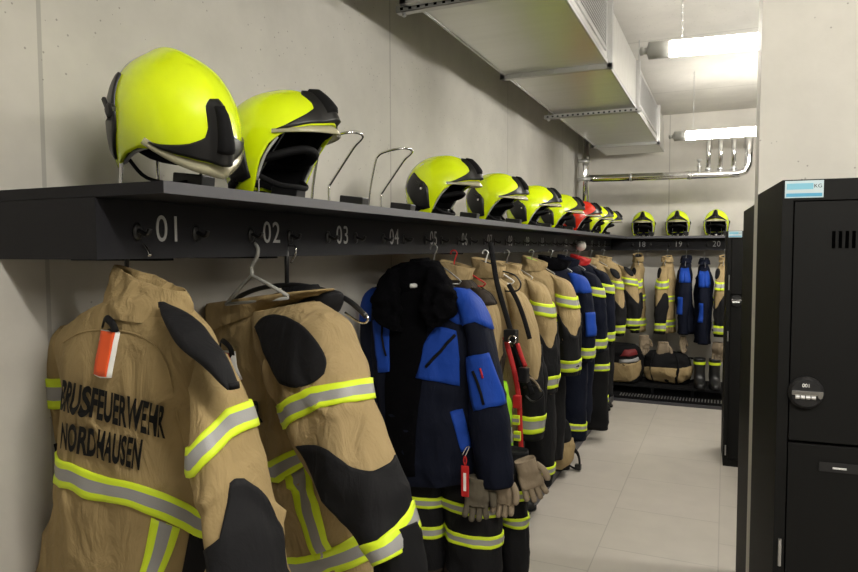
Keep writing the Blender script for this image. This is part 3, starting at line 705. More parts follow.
def collar(parent, m, cx, cz, rx, ry, h, yc=0.0, lean=0.0, seed=3, name='collar', inner=None, flare=0.9, fold=0.006, tilt=0.0):
    R_ = [(cx - rx * 1.12, cz - tilt, cx + rx * 1.12, cz + tilt, ry * 1.1, yc), (cx - rx * 1.02 + lean * .5, cz + h * 0.5 - tilt, cx + rx * 1.02 + lean * .5, cz + h * 0.5 + tilt, ry, yc),
          (cx - rx * flare + lean, cz + h - tilt, cx + rx * flare + lean, cz + h + tilt, ry * flare, yc), (cx - rx * flare + lean + .006, cz + h + .002 - tilt, cx + rx * flare + lean - .006, cz + h + .002 + tilt, ry * flare - .005, yc),
          (cx - rx * flare + lean + .012, cz + h - .006 - tilt, cx + rx * flare + lean - .012, cz + h - .006 + tilt, ry * flare - .010, yc), (cx - rx * .9 + lean * .5, cz + h * 0.2 - tilt, cx + rx * .9 + lean * .5, cz + h * 0.2 + tilt, ry * .85, yc)]
    s = Loft(R_, fold=fold, seed=seed, fx=14, fz=9); o = s.mesh(name, m, parent, nu=40, per=4, cap=False); return s

def ext(pts, a=0.22, b=0.22):
    """carry a line on round both edges of the garment"""
    p, q = pts[0], pts[-1]
    return [(p[0] - a, p[1])] + list(pts) + [(q[0] + b, q[1])]
def on(surf, pts, offs):
    return [surf.P(w, v) + surf.Nrm(w, v) * o for (w, v), o in zip(pts, offs)]
def letters(surf, txt, top, bot, name, parent, squeeze=0.0, off=.006):
    """top and bottom: lines in (w, v) that the word runs between"""
    grow = lambda p: [tuple(2 * i - j for i, j in zip(p[0], p[1]))] + list(p) + [tuple(2 * i - j for i, j in zip(p[-1], p[-2]))]
    T, B = grow(top), grow(bot)
    v, f = text_mesh(txt, 1.0, 0.0, 1.0, 'LEFT', bold=0.034); x0 = min(p.x for p in v); x1 = max(p.x for p in v); y0 = min(p.y for p in v); y1 = max(p.y for p in v); out = []
    for p in v:
        a = (p.x - x0) / (x1 - x0); b = (y1 - p.y) / (y1 - y0)
        q, r = catmull(T, 1 + a * (len(top) - 1)), catmull(B, 1 + a * (len(bot) - 1)); w, vv = [q[i] * (1 - b) + r[i] * b for i in (0, 1)]
        out.append(surf.P(w, vv) + surf.Nrm(w, vv, .03) * off)
    return mesh_obj(name, out, f, M_INK, parent, smooth=False)
# ---------------------------------------------------------------- first coat: tan, its back towards the aisle entrance
def coat_one():
    t = hang('fire_coat', 'tan fire coat with black lettering across its back, hanging first below number 01', 'coat', -1.18, 1.10, -0.14)
    s = Loft([(-0.106, -0.095, 0.085, -0.102, 0.075, 0.0), (-0.228, -0.134, 0.19, -0.164, 0.085, 0.0), (-0.312, -0.195, 0.212, -0.256, 0.105, 0.0), (-0.26, -0.307, 0.141, -0.335, 0.12, 0.0), (-0.274, -0.421, 0.115, -0.432, 0.12, 0.0), (-0.315, -0.564, 0.144, -0.549, 0.12, 0.0), (-0.403, -0.756, 0.167, -0.711, 0.125, 0.0), (-0.493, -0.997, 0.175, -0.866, 0.13, 0.0), (-0.539, -1.208, 0.177, -1.002, 0.13, 0.0)], fold=0.006, seed=2, fx=9, fz=2.2)
    s.mesh('torso', M_TAN, t, nu=150, per=18)
    # standing collar
    c = Loft([(-0.117, -0.116, 0.118, -0.136, 0.085, 0.0), (-0.119, -0.073, 0.119, -0.104, 0.07, 0.0), (-0.122, -0.019, 0.122, -0.071, 0.034, 0.0), (-0.12, -0.016, 0.117, -0.072, 0.022, 0.0), (-0.113, -0.031, 0.095, -0.091, 0.012, 0.0)], fold=0.011, seed=8, fx=16, fz=14)
    c.mesh('collar', M_TAN, t, nu=56, per=8, cap=False)
    # right sleeve (towards the aisle) and the left one by the wall
    sv = Loft([(0.202, -0.197, 0.237, -0.197, 0.036, -0.01), (0.232, -0.259, 0.285, -0.255, 0.055, -0.03), (0.253, -0.333, 0.323, -0.323, 0.071, -0.045), (0.276, -0.42, 0.361, -0.408, 0.082, -0.055), (0.312, -0.509, 0.389, -0.492, 0.082, -0.06), (0.348, -0.611, 0.422, -0.595, 0.084, -0.065), (0.37, -0.727, 0.448, -0.702, 0.079, -0.07), (0.385, -0.841, 0.462, -0.812, 0.08, -0.07)], fold=0.012, seed=4, fx=11, fz=2.5)
    so = sv.mesh('sleeve', M_TAN, t, nu=60, per=9)
    lv = Loft([(-0.365, -0.17, -0.317, -0.179, 0.04, 0.03), (-0.402, -0.213, -0.31, -0.218, 0.056, 0.03), (-0.422, -0.336, -0.341, -0.337, 0.06, 0.03), (-0.447, -0.485, -0.364, -0.476, 0.056, 0.03), (-0.477, -0.615, -0.385, -0.608, 0.06, 0.03), (-0.494, -0.758, -0.411, -0.749, 0.061, 0.03), (-0.518, -0.953, -0.427, -0.926, 0.052, 0.03), (-0.529, -1.128, -0.434, -1.096, 0.052, 0.03)], fold=0.006, seed=6)
    lo = lv.mesh('sleeve', M_TAN, t, nu=40, per=6)
    patch(lv, 'elbow_patch', [(-.1, 3.0), (.5, 2.95), (1.1, 3.0)], [(-.1, 6.8), (1.1, 6.8)], M_CHAR, lo, 'wv', off=.005, nu=18, nv=14)
    patch(lv, 'reflective_band', ext([(0.399, 1.748), (0.782, 1.735)]), ext([(0.352, 2.286), (0.822, 2.322)]), None, lo, 'wv', stripes=BAND, off=.006, nu=8)
    # torso bands
    patch(s, 'reflective_band', ext([(0.35, 4.213), (0.492, 4.187), (0.581, 4.303), (0.729, 4.341), (0.856, 4.54), (0.971, 4.826), (1.059, 5.076)]), ext([(0.277, 4.738), (0.458, 4.643), (0.549, 4.745), (0.693, 4.741), (0.814, 4.937), (0.925, 5.159), (1.054, 5.429)]), None, t, 'wv', stripes=BAND, off=.005, nu=36, curve=True)
    patch(s, 'reflective_band', ([(0.792, 4.942), (0.763, 5.333), (0.734, 5.665), (0.704, 6.15), (0.693, 6.652)]), ([(0.916, 5.153), (0.87, 5.435), (0.816, 5.711), (0.791, 6.168), (0.775, 6.662)]), None, t, 'wv', stripes=BAND, off=.0045, nu=20)
    # charcoal hip panel right of the upright band
    patch(s, 'hip_panel', [(0.965, 5.231), (1.012, 5.309), (1.056, 5.39)], [(0.861, 6.052), (0.932, 6.635), (1.05, 6.823)], M_CHAR, t, 'wv', off=.004, nu=8, nv=12)
    # charcoal strip over the right shoulder
    ss = Loft([(0.117, -0.087, 0.125, -0.087, 0.006, -0.055), (0.174, -0.114, 0.204, -0.11, 0.025, -0.07), (0.23, -0.157, 0.281, -0.147, 0.03, -0.08), (0.294, -0.194, 0.342, -0.188, 0.03, -0.085), (0.364, -0.236, 0.379, -0.236, 0.013, -0.085)], fold=.004, seed=9)
    ss.mesh('shoulder_pad', M_CHAR, t, nu=36, per=7)
    patch(sv, 'elbow_patch', [(0.484, 4.213), (0.714, 4.057), (0.829, 3.409), (0.882, 2.973), (0.972, 3.056), (1.064, 3.377), (1.136, 3.798), (1.242, 4.357)], [(0.546, 5.581), (0.647, 5.61), (0.725, 5.662), (0.827, 5.773), (0.921, 5.885), (1.023, 6.032), (1.144, 6.157), (1.24, 6.243)], M_CHAR, so, 'wv', off=.006, nu=28, nv=16)
    patch(sv, 'reflective_band', ext([(0.455, 2.289), (0.749, 1.865), (0.978, 1.545), (1.126, 1.495), (1.354, 1.498)]), ext([(0.423, 2.869), (0.747, 2.526), (0.937, 2.245), (1.076, 2.168), (1.448, 2.181)]), None, so, 'wv', stripes=BAND, off=.006, nu=22)
    # hanging loop and orange tab below the collar
    lp = on(s, [(0.484, 0.94), (0.501, 0.659), (0.538, 0.779), (0.549, 1.02), (0.517, 1.008)], (.006, .016, .018, .012, .006))
    MB().tube(smooth_path(lp, 4), .008, 6, flat=.35).obj('hanging_loop', M_CHAR, t, smooth=True)
    tb = patch(s, 'safety_tab', [(0.49, 1.063), (0.518, 1.039), (0.549, 1.02)], [(0.525, 2.203), (0.55, 2.219), (0.576, 2.164)], M_WHITE, t, 'wv', off=.010, nu=6, nv=8, label='orange tab with pale rim')
    patch(s, 'tab_face', [(0.495, 1.09), (0.515, 1.075), (0.547, 1.057)], [(0.526, 2.178), (0.549, 2.185), (0.571, 2.151)], M_ORANGE, tb, 'wv', off=.013, nu=6, nv=8)
    MB().tube(smooth_path(on(s, [(0.324, 1.787), (0.393, 1.343), (0.473, 1.098), (0.549, 0.989), (0.642, 1.029), (0.715, 1.246), (0.763, 1.587), (0.805, 2.072), (0.902, 2.795), (0.989, 3.638), (1.002, 4.286)], [.001] * 11), 5), .0022, 5).obj('yoke_seam', M_TAN, t, smooth=True)
    letters(s, 'BRUSFEUERWEHR', [(0.394, 2.544), (0.541, 2.47), (0.682, 2.452), (0.837, 2.57)], [(0.35, 3.223), (0.556, 3.147), (0.72, 3.22), (0.888, 3.458)], 'lettering', t)
    letters(s, 'NORDHAUSEN', [(0.387, 3.439), (0.544, 3.328), (0.664, 3.348), (0.787, 3.431)], [(0.398, 3.987), (0.536, 3.956), (0.659, 3.999), (0.773, 4.119)], 'lettering', t)
    return t
coat_one()


# ---------------------------------------------------------------- second coat: tan, its sleeve lying across its back
def coat_two():
    t = hang('fire_coat', 'tan fire coat with black oval shoulder pad and black elbow, second in the row', 'coat', -1.12, 1.62, -0.30)
    s = Loft([(-0.445, -0.234, 0.069, -0.124, 0.09, 0.0), (-0.429, -0.303, 0.146, -0.208, 0.11, 0.0), (-0.373, -0.432, 0.181, -0.355, 0.12, 0.0), (-0.295, -0.572, 0.204, -0.503, 0.12, 0.0), (-0.211, -0.719, 0.214, -0.64, 0.125, 0.0), (-0.133, -0.887, 0.218, -0.783, 0.13, 0.0), (-0.08, -1.029, 0.23, -0.921, 0.13, 0.0), (-0.039, -1.203, 0.243, -1.087, 0.13, 0.0)], fold=0.014, seed=12, fx=9, fz=2.5)
    s.mesh('torso', M_TAN, t, nu=150, per=18)
    c = Loft([(-0.425, -0.259, -0.051, -0.153, 0.1, -0.01), (-0.463, -0.238, 0.027, -0.123, 0.105, -0.01), (-0.464, -0.175, 0.107, -0.096, 0.11, -0.01), (-0.454, -0.162, 0.102, -0.09, 0.1, -0.01), (-0.43, -0.188, 0.082, -0.11, 0.085, -0.01)], fold=.008, seed=13, fx=12, fz=12)
    c.mesh('collar', M_TAN, t, nu=56, per=8, cap=False)
    ci = Loft([(-0.229, -0.181, 0.102, -0.155, 0.06, 0.03), (-0.229, -0.155, 0.116, -0.125, 0.06, 0.03), (-0.203, -0.125, 0.107, -0.1, 0.05, 0.03), (-0.148, -0.11, 0.024, -0.092, 0.03, 0.03)], fold=.004, seed=15, fx=12, fz=12)
    ci.mesh('collar_lining', M_CHAR, t, nu=44, per=6)
    sv = Loft([(-0.118, -0.165, 0.128, -0.121, 0.05, -0.07), (-0.069, -0.224, 0.263, -0.159, 0.075, -0.1), (-0.009, -0.315, 0.318, -0.224, 0.085, -0.11), (0.07, -0.388, 0.365, -0.31, 0.09, -0.115), (0.131, -0.465, 0.403, -0.384, 0.09, -0.12), (0.231, -0.553, 0.446, -0.484, 0.085, -0.12), (0.333, -0.637, 0.489, -0.572, 0.08, -0.12), (0.435, -0.688, 0.515, -0.633, 0.075, -0.12), (0.461, -0.715, 0.528, -0.667, 0.07, -0.12)], fold=0.010, seed=14, fx=9, fz=2.5, n=2.5)
    so = sv.mesh('sleeve', M_TAN2, t, nu=64, per=10)
    # knitted wristlet and glove-dark cuff under the sleeve end
    cu = Loft([(0.422, -0.669, 0.522, -0.617, 0.06, -0.12), (0.452, -0.703, 0.535, -0.656, 0.06, -0.12), (0.468, -0.76, 0.551, -0.719, 0.055, -0.12), (0.48, -0.81, 0.567, -0.779, 0.05, -0.12)], fold=.008, seed=3, fx=20, fz=10)
    cu.mesh('cuff', M_BLACKM, so, nu=36, per=5)
    yo = -.20
    a, b = [(0.327, 0.791), (0.402, 0.533), (0.503, 0.463), (0.625, 0.751), (0.709, 1.237), (0.766, 1.81), (0.779, 2.235), (0.739, 2.518)], [(0.339, 0.837), (0.398, 1.41), (0.433, 1.917), (0.463, 2.381), (0.503, 2.649), (0.563, 2.739), (0.652, 2.688), (0.736, 2.543)]
    patch(sv, 'shoulder_pad', a, b, M_CHAR, so, 'wv', off=.007, nu=26, nv=14, curve=True)
    patch(sv, 'reflective_band', ext([(0.392, 3.126), (0.515, 2.898), (0.626, 2.801), (0.838, 2.842), (1.261, 2.885)]), ext([(0.333, 3.844), (0.492, 3.602), (0.626, 3.423), (0.832, 3.432), (1.082, 3.495)]), None, so, 'wv', stripes=BAND, off=.006, nu=26)
    patch(sv, 'elbow_patch', [(0.38, 4.288), (0.48, 4.317), (0.59, 4.466), (0.665, 4.716), (0.719, 4.941), (0.865, 5.112), (0.973, 5.058), (1.116, 4.926)], [(0.408, 7.069), (0.519, 7.23), (0.673, 7.226), (0.795, 7.136), (0.896, 7.0), (0.985, 6.867), (1.038, 6.698), (1.174, 6.496)], M_CHAR, so, 'wv', off=.006, nu=30, nv=16, curve=True)
    patch(sv, 'reflective_band', ext([(0.476, 6.746), (0.669, 6.834), (0.91, 6.592), (1.139, 6.088)], .1, .06), ext([(0.526, 8.0), (0.74, 8.0), (0.955, 7.983), (1.181, 7.057)], .1, .06), None, so, 'wv', stripes=BAND, off=.0085, nu=20)
    # torso bands
    patch(s, 'reflective_band', ext([(0.52, 3.317), (0.611, 3.118), (0.686, 3.02)]), ext([(0.564, 3.694), (0.635, 3.506), (0.707, 3.354)]), None, t, 'wv', stripes=BAND, off=.005, nu=14)
    patch(s, 'reflective_band', ([(0.706, 3.394), (0.766, 4.01), (0.807, 4.789), (0.845, 5.06)]), ([(0.6, 3.572), (0.636, 4.246), (0.696, 4.89), (0.727, 5.126)]), None, t, 'wv', stripes=BAND, off=.0055, nu=18)
    patch(s, 'reflective_band', ext([(0.412, 5.039), (0.64, 5.024), (0.829, 4.941), (1.007, 4.879), (1.272, 4.869)]), ext([(0.403, 5.478), (0.653, 5.446), (0.867, 5.459), (1.336, 5.603), (1.269, 5.374)]), None, t, 'wv', stripes=BAND, off=.006, nu=26, curve=True)
    lp = on(s, [(0.336, 1.055), (0.411, 0.849), (0.456, 1.072), (0.437, 1.297)], (.008, .02, .02, .008))
    MB().tube(smooth_path(lp, 4), .008, 6, flat=.35).obj('hanging_loop', M_CHAR, t, smooth=True)
    tb = patch(s, 'safety_tab', [(0.377, 1.119), (0.447, 1.163)], [(0.4, 1.667), (0.449, 1.753)], M_WHITE, t, 'wv', off=.012, nu=4, nv=6, label='red tab with pale rim')
    patch(s, 'tab_face', [(0.398, 1.17), (0.433, 1.205)], [(0.41, 1.629), (0.439, 1.672)], M_REDC, tb, 'wv', off=.015, nu=4, nv=6)
    letters(s, 'R', [(0.495, 2.179), (0.532, 2.159)], [(0.472, 2.599), (0.524, 2.574)], 'lettering', t, 0)
    return t
coat_two()
# the two hangers over the second coat
def path_thing(name, cat, label, x, y, rz, group, parts):
    t = thing(name, label, cat, (x, y, 1.6), rz, group)
    for (pn, pts, r, m, k) in parts:
        MB().tube(smooth_path([(a, 0, b) for a, b in pts], k), r, 8).obj(pn, m, t, smooth=True)
    return t
path_thing('coat_hanger', 'coat hanger', 'pale grey plastic coat hanger with its triangle showing above the second coat', -1.18, 1.53, -0.15, 'coat hangers on the rack', [
    ('hook', [(-0.077, 0.036), (-0.061, 0.042), (-0.04, 0.025), (-0.045, -0.001), (-0.066, -0.027), (-0.066, -0.053)], .0055, M_CAP, 4),
    ('arms', [(-0.179, -0.142), (-0.126, -0.098), (-0.066, -0.053), (-0.002, -0.077), (0.076, -0.108)], .0055, M_CAP, 1),
    ('bar', [(-0.179, -0.142), (0.076, -0.114)], .005, M_CAP, 1)])
path_thing('coat_hanger', 'coat hanger', 'wide black coat hanger with metal end loop sticking out right of the second coat', -1.16, 1.68, -0.2, 'coat hangers on the rack', [
    ('stem', [(-0.077, 0.053), (-0.078, -0.015), (-0.079, -0.095)], .007, M_BLACK, 1),
    ('hook', [(-0.068, 0.035), (-0.042, 0.029), (-0.038, 0.01), (-0.06, -0.02)], .0035, M_CHROME, 4),
    ('arms', [(-0.346, -0.164), (-0.304, -0.133), (-0.204, -0.103), (-0.079, -0.089), (0.022, -0.092), (0.128, -0.111), (0.191, -0.134), (0.243, -0.169)], .008, M_BLACK, 4),
    ('end_loop', [(0.144, -0.119), (0.198, -0.14), (0.247, -0.168), (0.243, -0.186), (0.213, -0.185), (0.163, -0.162)], .0035, M_CHROME, 4)])

path_thing('coat_hanger', 'coat hanger', 'black coat hanger with bright hook tip in the collar of the lettered coat', -1.185, 1.13, -0.14, 'coat hangers on the rack', [
    ('hook', [(-0.062, 0.042), (-0.044, 0.032), (-0.029, 0.019), (-0.022, 0.007)], .0045, M_CHROME, 4),
    ('stem', [(-0.062, 0.042), (-0.082, 0.023), (-0.106, 0.004), (-0.111, -0.022), (-0.107, -0.046)], .0055, M_BLACK, 4),
    ('arms', [(-0.248, -0.184), (-0.173, -0.096), (-0.107, -0.046), (-0.025, -0.09), (0.113, -0.182)], .0055, M_BLACK, 2)])

# ---------------------------------------------------------------- third coat: navy and royal blue, open front towards the camera side
def navy_coat():
    t = hang('work_jacket', 'open navy work jacket with royal blue pockets and black pile collar below number 05', 'jacket', -1.18, 2.64, 0.0)
    s = Loft([(-0.141, -0.126, 0.051, -0.121, 0.06, 0.0), (-0.205, -0.154, 0.135, -0.145, 0.08, 0.0), (-0.259, -0.21, 0.208, -0.203, 0.1, 0.0), (-0.269, -0.347, 0.245, -0.32, 0.11, 0.0), (-0.259, -0.53, 0.255, -0.49, 0.11, 0.0), (-0.227, -0.711, 0.247, -0.663, 0.115, 0.0), (-0.195, -0.869, 0.238, -0.815, 0.12, 0.0), (-0.163, -0.98, 0.228, -0.916, 0.12, 0.0), (-0.135, -1.022, 0.211, -0.971, 0.11, 0.0)], fold=.009, seed=21, fx=9, fz=2.6)
    s.mesh('torso', M_NAVY, t, nu=72, per=8)
    sv = Loft([(0.11, -0.144, 0.183, -0.142, 0.04, -0.03), (0.165, -0.214, 0.264, -0.214, 0.07, -0.04), (0.203, -0.34, 0.311, -0.352, 0.08, -0.045), (0.212, -0.508, 0.352, -0.535, 0.08, -0.05), (0.217, -0.677, 0.38, -0.699, 0.08, -0.05), (0.237, -0.845, 0.394, -0.844, 0.075, -0.05), (0.251, -0.967, 0.395, -0.953, 0.065, -0.05)], fold=.007, seed=22, fx=10, fz=3)
    so = sv.mesh('sleeve', M_NAVY, t, nu=48, per=7)
    lv = Loft([(-0.264, -0.148, -0.153, -0.145, 0.04, 0.02), (-0.323, -0.196, -0.165, -0.208, 0.06, 0.02), (-0.337, -0.331, -0.187, -0.344, 0.07, 0.02), (-0.332, -0.517, -0.198, -0.527, 0.07, 0.02), (-0.319, -0.725, -0.201, -0.713, 0.07, 0.02), (-0.301, -0.911, -0.188, -0.897, 0.06, 0.02)], fold=.006, seed=23)
    lo = lv.mesh('sleeve', M_NAVY, t, nu=40, per=6)
    # royal blue pieces
    patch(sv, 'shoulder_panel', ext([(0.37, 0), (0.66, 0), (0.92, 0.18)], .1, .3), ext([(0.23, 1.676), (0.603, 1.493), (1.056, 1.762)], .1, .3), M_BLUE, so, 'wv', off=.005, nu=18, nv=8)
    patch(lv, 'shoulder_panel', ext([(0.35, 0.239), (0.515, 0.079), (1.027, 0.569)], .3, .1), ext([(0.283, 1.846), (0.595, 1.712), (1.049, 1.782)], .3, .1), M_BLUE, lo, 'wv', off=.005, nu=16, nv=8)
    patch(s, 'shoulder_panel', [(0.799, 1.138), (0.918, 1.259), (0.96, 1.774)], [(0.673, 2.563), (0.734, 2.756), (0.847, 2.838)], M_BLUE, t, 'wv', off=.005, nu=10, nv=8)
    pk = patch(s, 'chest_pocket', [(0.533, 3.32), (0.567, 3.04), (0.611, 2.812), (0.67, 2.874), (0.727, 2.963)], [(0.495, 4.092), (0.541, 4.131), (0.602, 4.19), (0.661, 4.239), (0.736, 4.308)], M_BLUE, t, 'wv', off=.010, nu=14, nv=10)
    MB().tube(on(s, [(0.547, 3.828), (0.583, 3.647), (0.623, 3.467), (0.669, 3.276), (0.718, 3.072)], [.014] * 5), .007, 6, flat=.5).obj('zip', M_BLACKM, pk, smooth=True)
    pk = patch(s, 'chest_pocket', [(0.217, 2.66), (0.292, 2.591), (0.36, 2.7)], [(0.24, 3.973), (0.296, 3.969), (0.335, 3.942)], M_BLUE, t, 'wv', off=.010, nu=8, nv=10)
    MB().tube(on(s, [(0.307, 2.706), (0.297, 3.077), (0.31, 3.375), (0.323, 3.566)], [.014] * 4), .006, 6, flat=.5).obj('zip', M_BLACKM, pk, smooth=True)
    patch(s, 'side_panel', [(0.67, 4.922), (0.713, 4.888), (0.767, 4.874)], [(0.76, 6.042), (0.808, 6.01), (0.865, 5.955)], M_BLUE, t, 'wv', off=.006, nu=6, nv=8)
    pk = patch(sv, 'sleeve_pocket', [(0.21, 2.515), (0.511, 2.355), (0.751, 2.281)], [(0.396, 3.709), (0.634, 3.505), (1.008, 3.446)], M_BLUE, so, 'wv', off=.010, nu=10, nv=10)
    MB().tube(on(sv, [(0.449, 2.735), (0.503, 2.958), (0.53, 3.226), (0.544, 3.461)], [.014] * 4), .006, 6, flat=.5).obj('zip', M_BLACKM, pk, smooth=True)
    MB().tube(on(sv, [(0.556, 2.63), (0.573, 2.842)], [.016] * 2), .004, 6).obj('zip_pull', M_REDC, pk, smooth=True)
    # dark lining showing between the two front edges
    patch(s, 'lining', [(0.447, 1.306), (0.513, 1.102), (0.599, 1.297)], [(0.143, 7.003), (0.334, 6.953), (0.438, 6.94)], M_FUR, t, 'wv', off=.006, nu=8, nv=16)
    # pile collar: a thick rolled ring with broad lapels
    c = Loft([(-0.191, -0.162, 0.071, -0.147, 0.09, -0.01), (-0.18, -0.099, 0.079, -0.086, 0.095, -0.01), (-0.138, -0.045, 0.039, -0.035, 0.07, 0.0), (-0.093, -0.036, 0.004, -0.027, 0.04, 0.0)], fold=.012, seed=25, fx=24, fz=24)
    c.mesh('pile_collar', M_FUR, t, nu=48, per=9)
    l1 = Loft([(-0.152, -0.062, -0.101, -0.061, 0.04, -0.07), (-0.186, -0.123, -0.086, -0.128, 0.05, -0.1), (-0.205, -0.192, -0.071, -0.203, 0.045, -0.125), (-0.193, -0.269, -0.067, -0.271, 0.04, -0.13), (-0.108, -0.325, -0.056, -0.33, 0.02, -0.13)], fold=.012, seed=26, fx=24, fz=24)
    l1.mesh('pile_collar', M_FUR, t, nu=40, per=8)
    l2 = Loft([(0.047, -0.051, 0.087, -0.05, 0.04, -0.07), (0.031, -0.117, 0.138, -0.107, 0.05, -0.1), (0.032, -0.191, 0.168, -0.179, 0.045, -0.125), (0.043, -0.266, 0.171, -0.244, 0.04, -0.13), (0.06, -0.307, 0.119, -0.296, 0.02, -0.13)], fold=.012, seed=27, fx=24, fz=24)
    l2.mesh('pile_collar', M_FUR, t, nu=40, per=8)
    lb = patch(c, 'neck_label', [(0.532, 0.478), (0.597, 0.457)], [(0.537, 0.286), (0.603, 0.258)], M_WHITE, t, 'wv', off=.008, nu=3, nv=2)
    return t
navy_coat()
wire_hanger('thin steel hanger in the pile collar of the navy work jacket', -1.18, 2.70, 0.0, z=1.565, half=0.13, drop=0.085)
def red_tag():
    x, y, z, _ = 0, 0, 0, 0
    t = thing('key_tag', 'red tag with a white strip clipped to the hem of the navy work jacket', 'tag', (-0.955, 2.50, 0.765))
    MB().box(-0.017, 0.017, -0.003, 0.003, -0.16, -0.03, bev=.004).obj('tag_body', M_REDC, t)
    MB().box(-0.006, 0.006, -0.0045, -0.003, -0.135, -0.06).obj('tag_strip', M_WHITE, t)
    MB().tube(smooth_path([(0, 0, -0.03), (0.006, 0, -0.01), (0.0, 0, 0.01), (-0.006, 0, -0.01), (0, 0, -0.03)], 4), .003, 6).obj('tag_loop', M_REDC, t, smooth=True)
    MB().tube(smooth_path([(0.0, 0, 0.008), (0.01, 0, 0.03), (0.018, 0, 0.05), (0.006, 0, 0.046), (-0.012, 0, 0.012)], 4), .0025, 6).obj('clip', M_CHROME, t, smooth=True)
red_tag()

# ---------------------------------------------------------------- coats further along: one cut, many makes
def wrap(surf, name, v0, v1, parent, stripes=BAND, m=None, off=.006, slope=0.0, nu=34, nv=8, w0=-1.0, w1=1.0):
    top = [(w0 + (w1 - w0) * i / 16, v0 + slope * math.cos(PI * (w0 + (w1 - w0) * i / 16))) for i in range(17)]
    bot = [(w, v + (v1 - v0)) for w, v in top]
    return patch(surf, name, top, bot, m, parent, 'wv', stripes=stripes, off=off, nu=nu, nv=nv)
def coat(name, label, cat, x, y, rz, seed, main=M_TAN, arm=None, elbow=M_CHAR, pad=M_CHAR, pad_kind='oval', collar_m=None, lining=M_CHAR, zs=1.0, ws=1.0, ds=1.0, z=1.6, upper=True, wrist=True, torso=True, blue=False, group='coats hanging on the rack', out=0.0, hanger=True, hm=None, fur=False, detail=True, shoulder_all=None):
    t = hang(name, label, cat, x, y, rz, group, z); arm = arm or main; collar_m = collar_m or main; rnd = random.Random(seed)
    q = lambda xl, xr, zz, d, yc=0: (xl * ws, zz * zs, xr * ws, zz * zs, d * ds, yc)
    k = rnd.uniform(-.012, .012); nu = 48 if detail else 32; per = 6 if detail else 4
    s = Loft([q(-.065, .065, -.085, .055), q(-.10, .10, -.115, .065), q(-.165, .165, -.15, .08), q(-.215, .215, -.205, .10), q(-.225, .225, -.30, .115, k), q(-.215, .22, -.45, .12, k), q(-.215, .22, -.62, .12, -k), q(-.225, .23, -.80, .125, -k)], fold=.014, seed=seed, fx=9, fz=2.8)
    s.mesh('torso', main, t, nu=nu, per=per)
    for sg in (1, -1):
        o = out if sg > 0 else 0; sw = rnd.uniform(-.03, .03)
        c = [(.175, -.145, .03, .045), (.225, -.20, .058, .07), (.262 + o * .3, -.31, .070, .082), (.282 + o * .6, -.45, .074, .085), (.290 + o, -.58, .072, .082), (.288 + o, -.70, .068, .076), (.282 + o, -.80, .062, .070)]
        r_ = [((sg * cx - hw) * ws, (cz - sg * 0) * zs, (sg * cx + hw) * ws, cz * zs - (.02 * sg if i == 0 else 0), d * ds, sw * i / 6 - .01) for i, (cx, cz, hw, d) in enumerate(c)]
        sv = Loft(r_, fold=.011, seed=seed + 5 + sg, fx=11, fz=3.2)
        so = sv.mesh('sleeve', arm, t, nu=36 if detail else 24, per=per)
        if elbow:
            ta = [(w, 3.15 + .55 * math.cos(2 * PI * (w - (.75 if sg > 0 else .25)))) for w in [-1 + i / 8 for i in range(17)]]
            patch(sv, 'elbow_patch', ta, [(w, 5.98) for w, _ in ta], elbow, so, 'wv', off=.008, nu=36, nv=16)
        if wrist: wrap(sv, 'reflective_band', 4.95, 5.60, so, off=.011, nu=30)
        if upper: wrap(sv, 'reflective_band', 1.75, 2.30, so, off=.009, slope=-.12 * sg, nu=30)
        if blue:
            wrap(sv, 'shoulder_panel', .15, 1.9, so, None, M_BLUE, off=.006, nu=24)
            patch(sv, 'sleeve_pocket', [(.55 if sg > 0 else .0, 2.9), (.95 if sg > 0 else .4, 2.9)], [(.55 if sg > 0 else .0, 4.2), (.95 if sg > 0 else .4, 4.2)], M_BLUE, so, 'wv', off=.010, nu=8, nv=8)
        if shoulder_all: wrap(sv, 'shoulder_panel', .15, 1.35, so, None, shoulder_all, off=.006, nu=24)
        if pad and not blue:
            a, b = oval(.72 if sg > 0 else .28, 1.0, .22, .62); patch(sv, 'shoulder_pad', a, b, pad, so, 'wv', off=.009, nu=16, nv=10)
    if shoulder_all: wrap(s, 'yoke', .9, 3.2, t, None, shoulder_all, off=.006, nu=40)
    if torso:
        wrap(s, 'reflective_band', 4.9, 5.25, t, off=.006, nu=44); wrap(s, 'reflective_band', 6.25, 6.6, t, off=.006, nu=44)
        for w in (.28, .68): patch(s, 'reflective_band', [(w, 5.2), (w, 6.3)], [(w + .075, 5.2), (w + .075, 6.3)], None, t, 'wv', stripes=BAND, off=.005, nu=10)
    e = rnd.uniform(-.015, .02); rx = .075
    rr = [(-rx * 1.25, -.125, rx * 1.25, -.125, .090 * ds, 0), (-rx * 1.15 + e, -.09, rx * 1.2 + e, -.10, .085 * ds, 0), (-rx + e, -.045 + e, rx * 1.25 + e, -.075, .075 * ds, 0), (-rx * .94 + e, -.044 + e, rx * 1.2 + e, -.074, .067 * ds, 0), (-rx * .9, -.08, rx * 1.1, -.10, .058 * ds, 0)]
    if fur: rr = [(a * 1.35, b, c_ * 1.35, d, f_ * 1.4, g) for a, b, c_, d, f_, g in rr]
    cl = Loft(rr, fold=.010 if not fur else .014, seed=seed + 9, fx=15 if not fur else 26, fz=12); cl.mesh('collar', M_FUR if fur else collar_m, t, nu=36, per=5, cap=fur)
    ln = Loft([(-.050 + e, -.052 + e, .070 + e, -.082, .055 * ds, 0), (-.06, -.09, .072, -.105, .058 * ds, 0), (-.05, -.12, .05, -.12, .05 * ds, 0)], fold=0); ln.mesh('collar_lining', lining, t, nu=24, per=3)
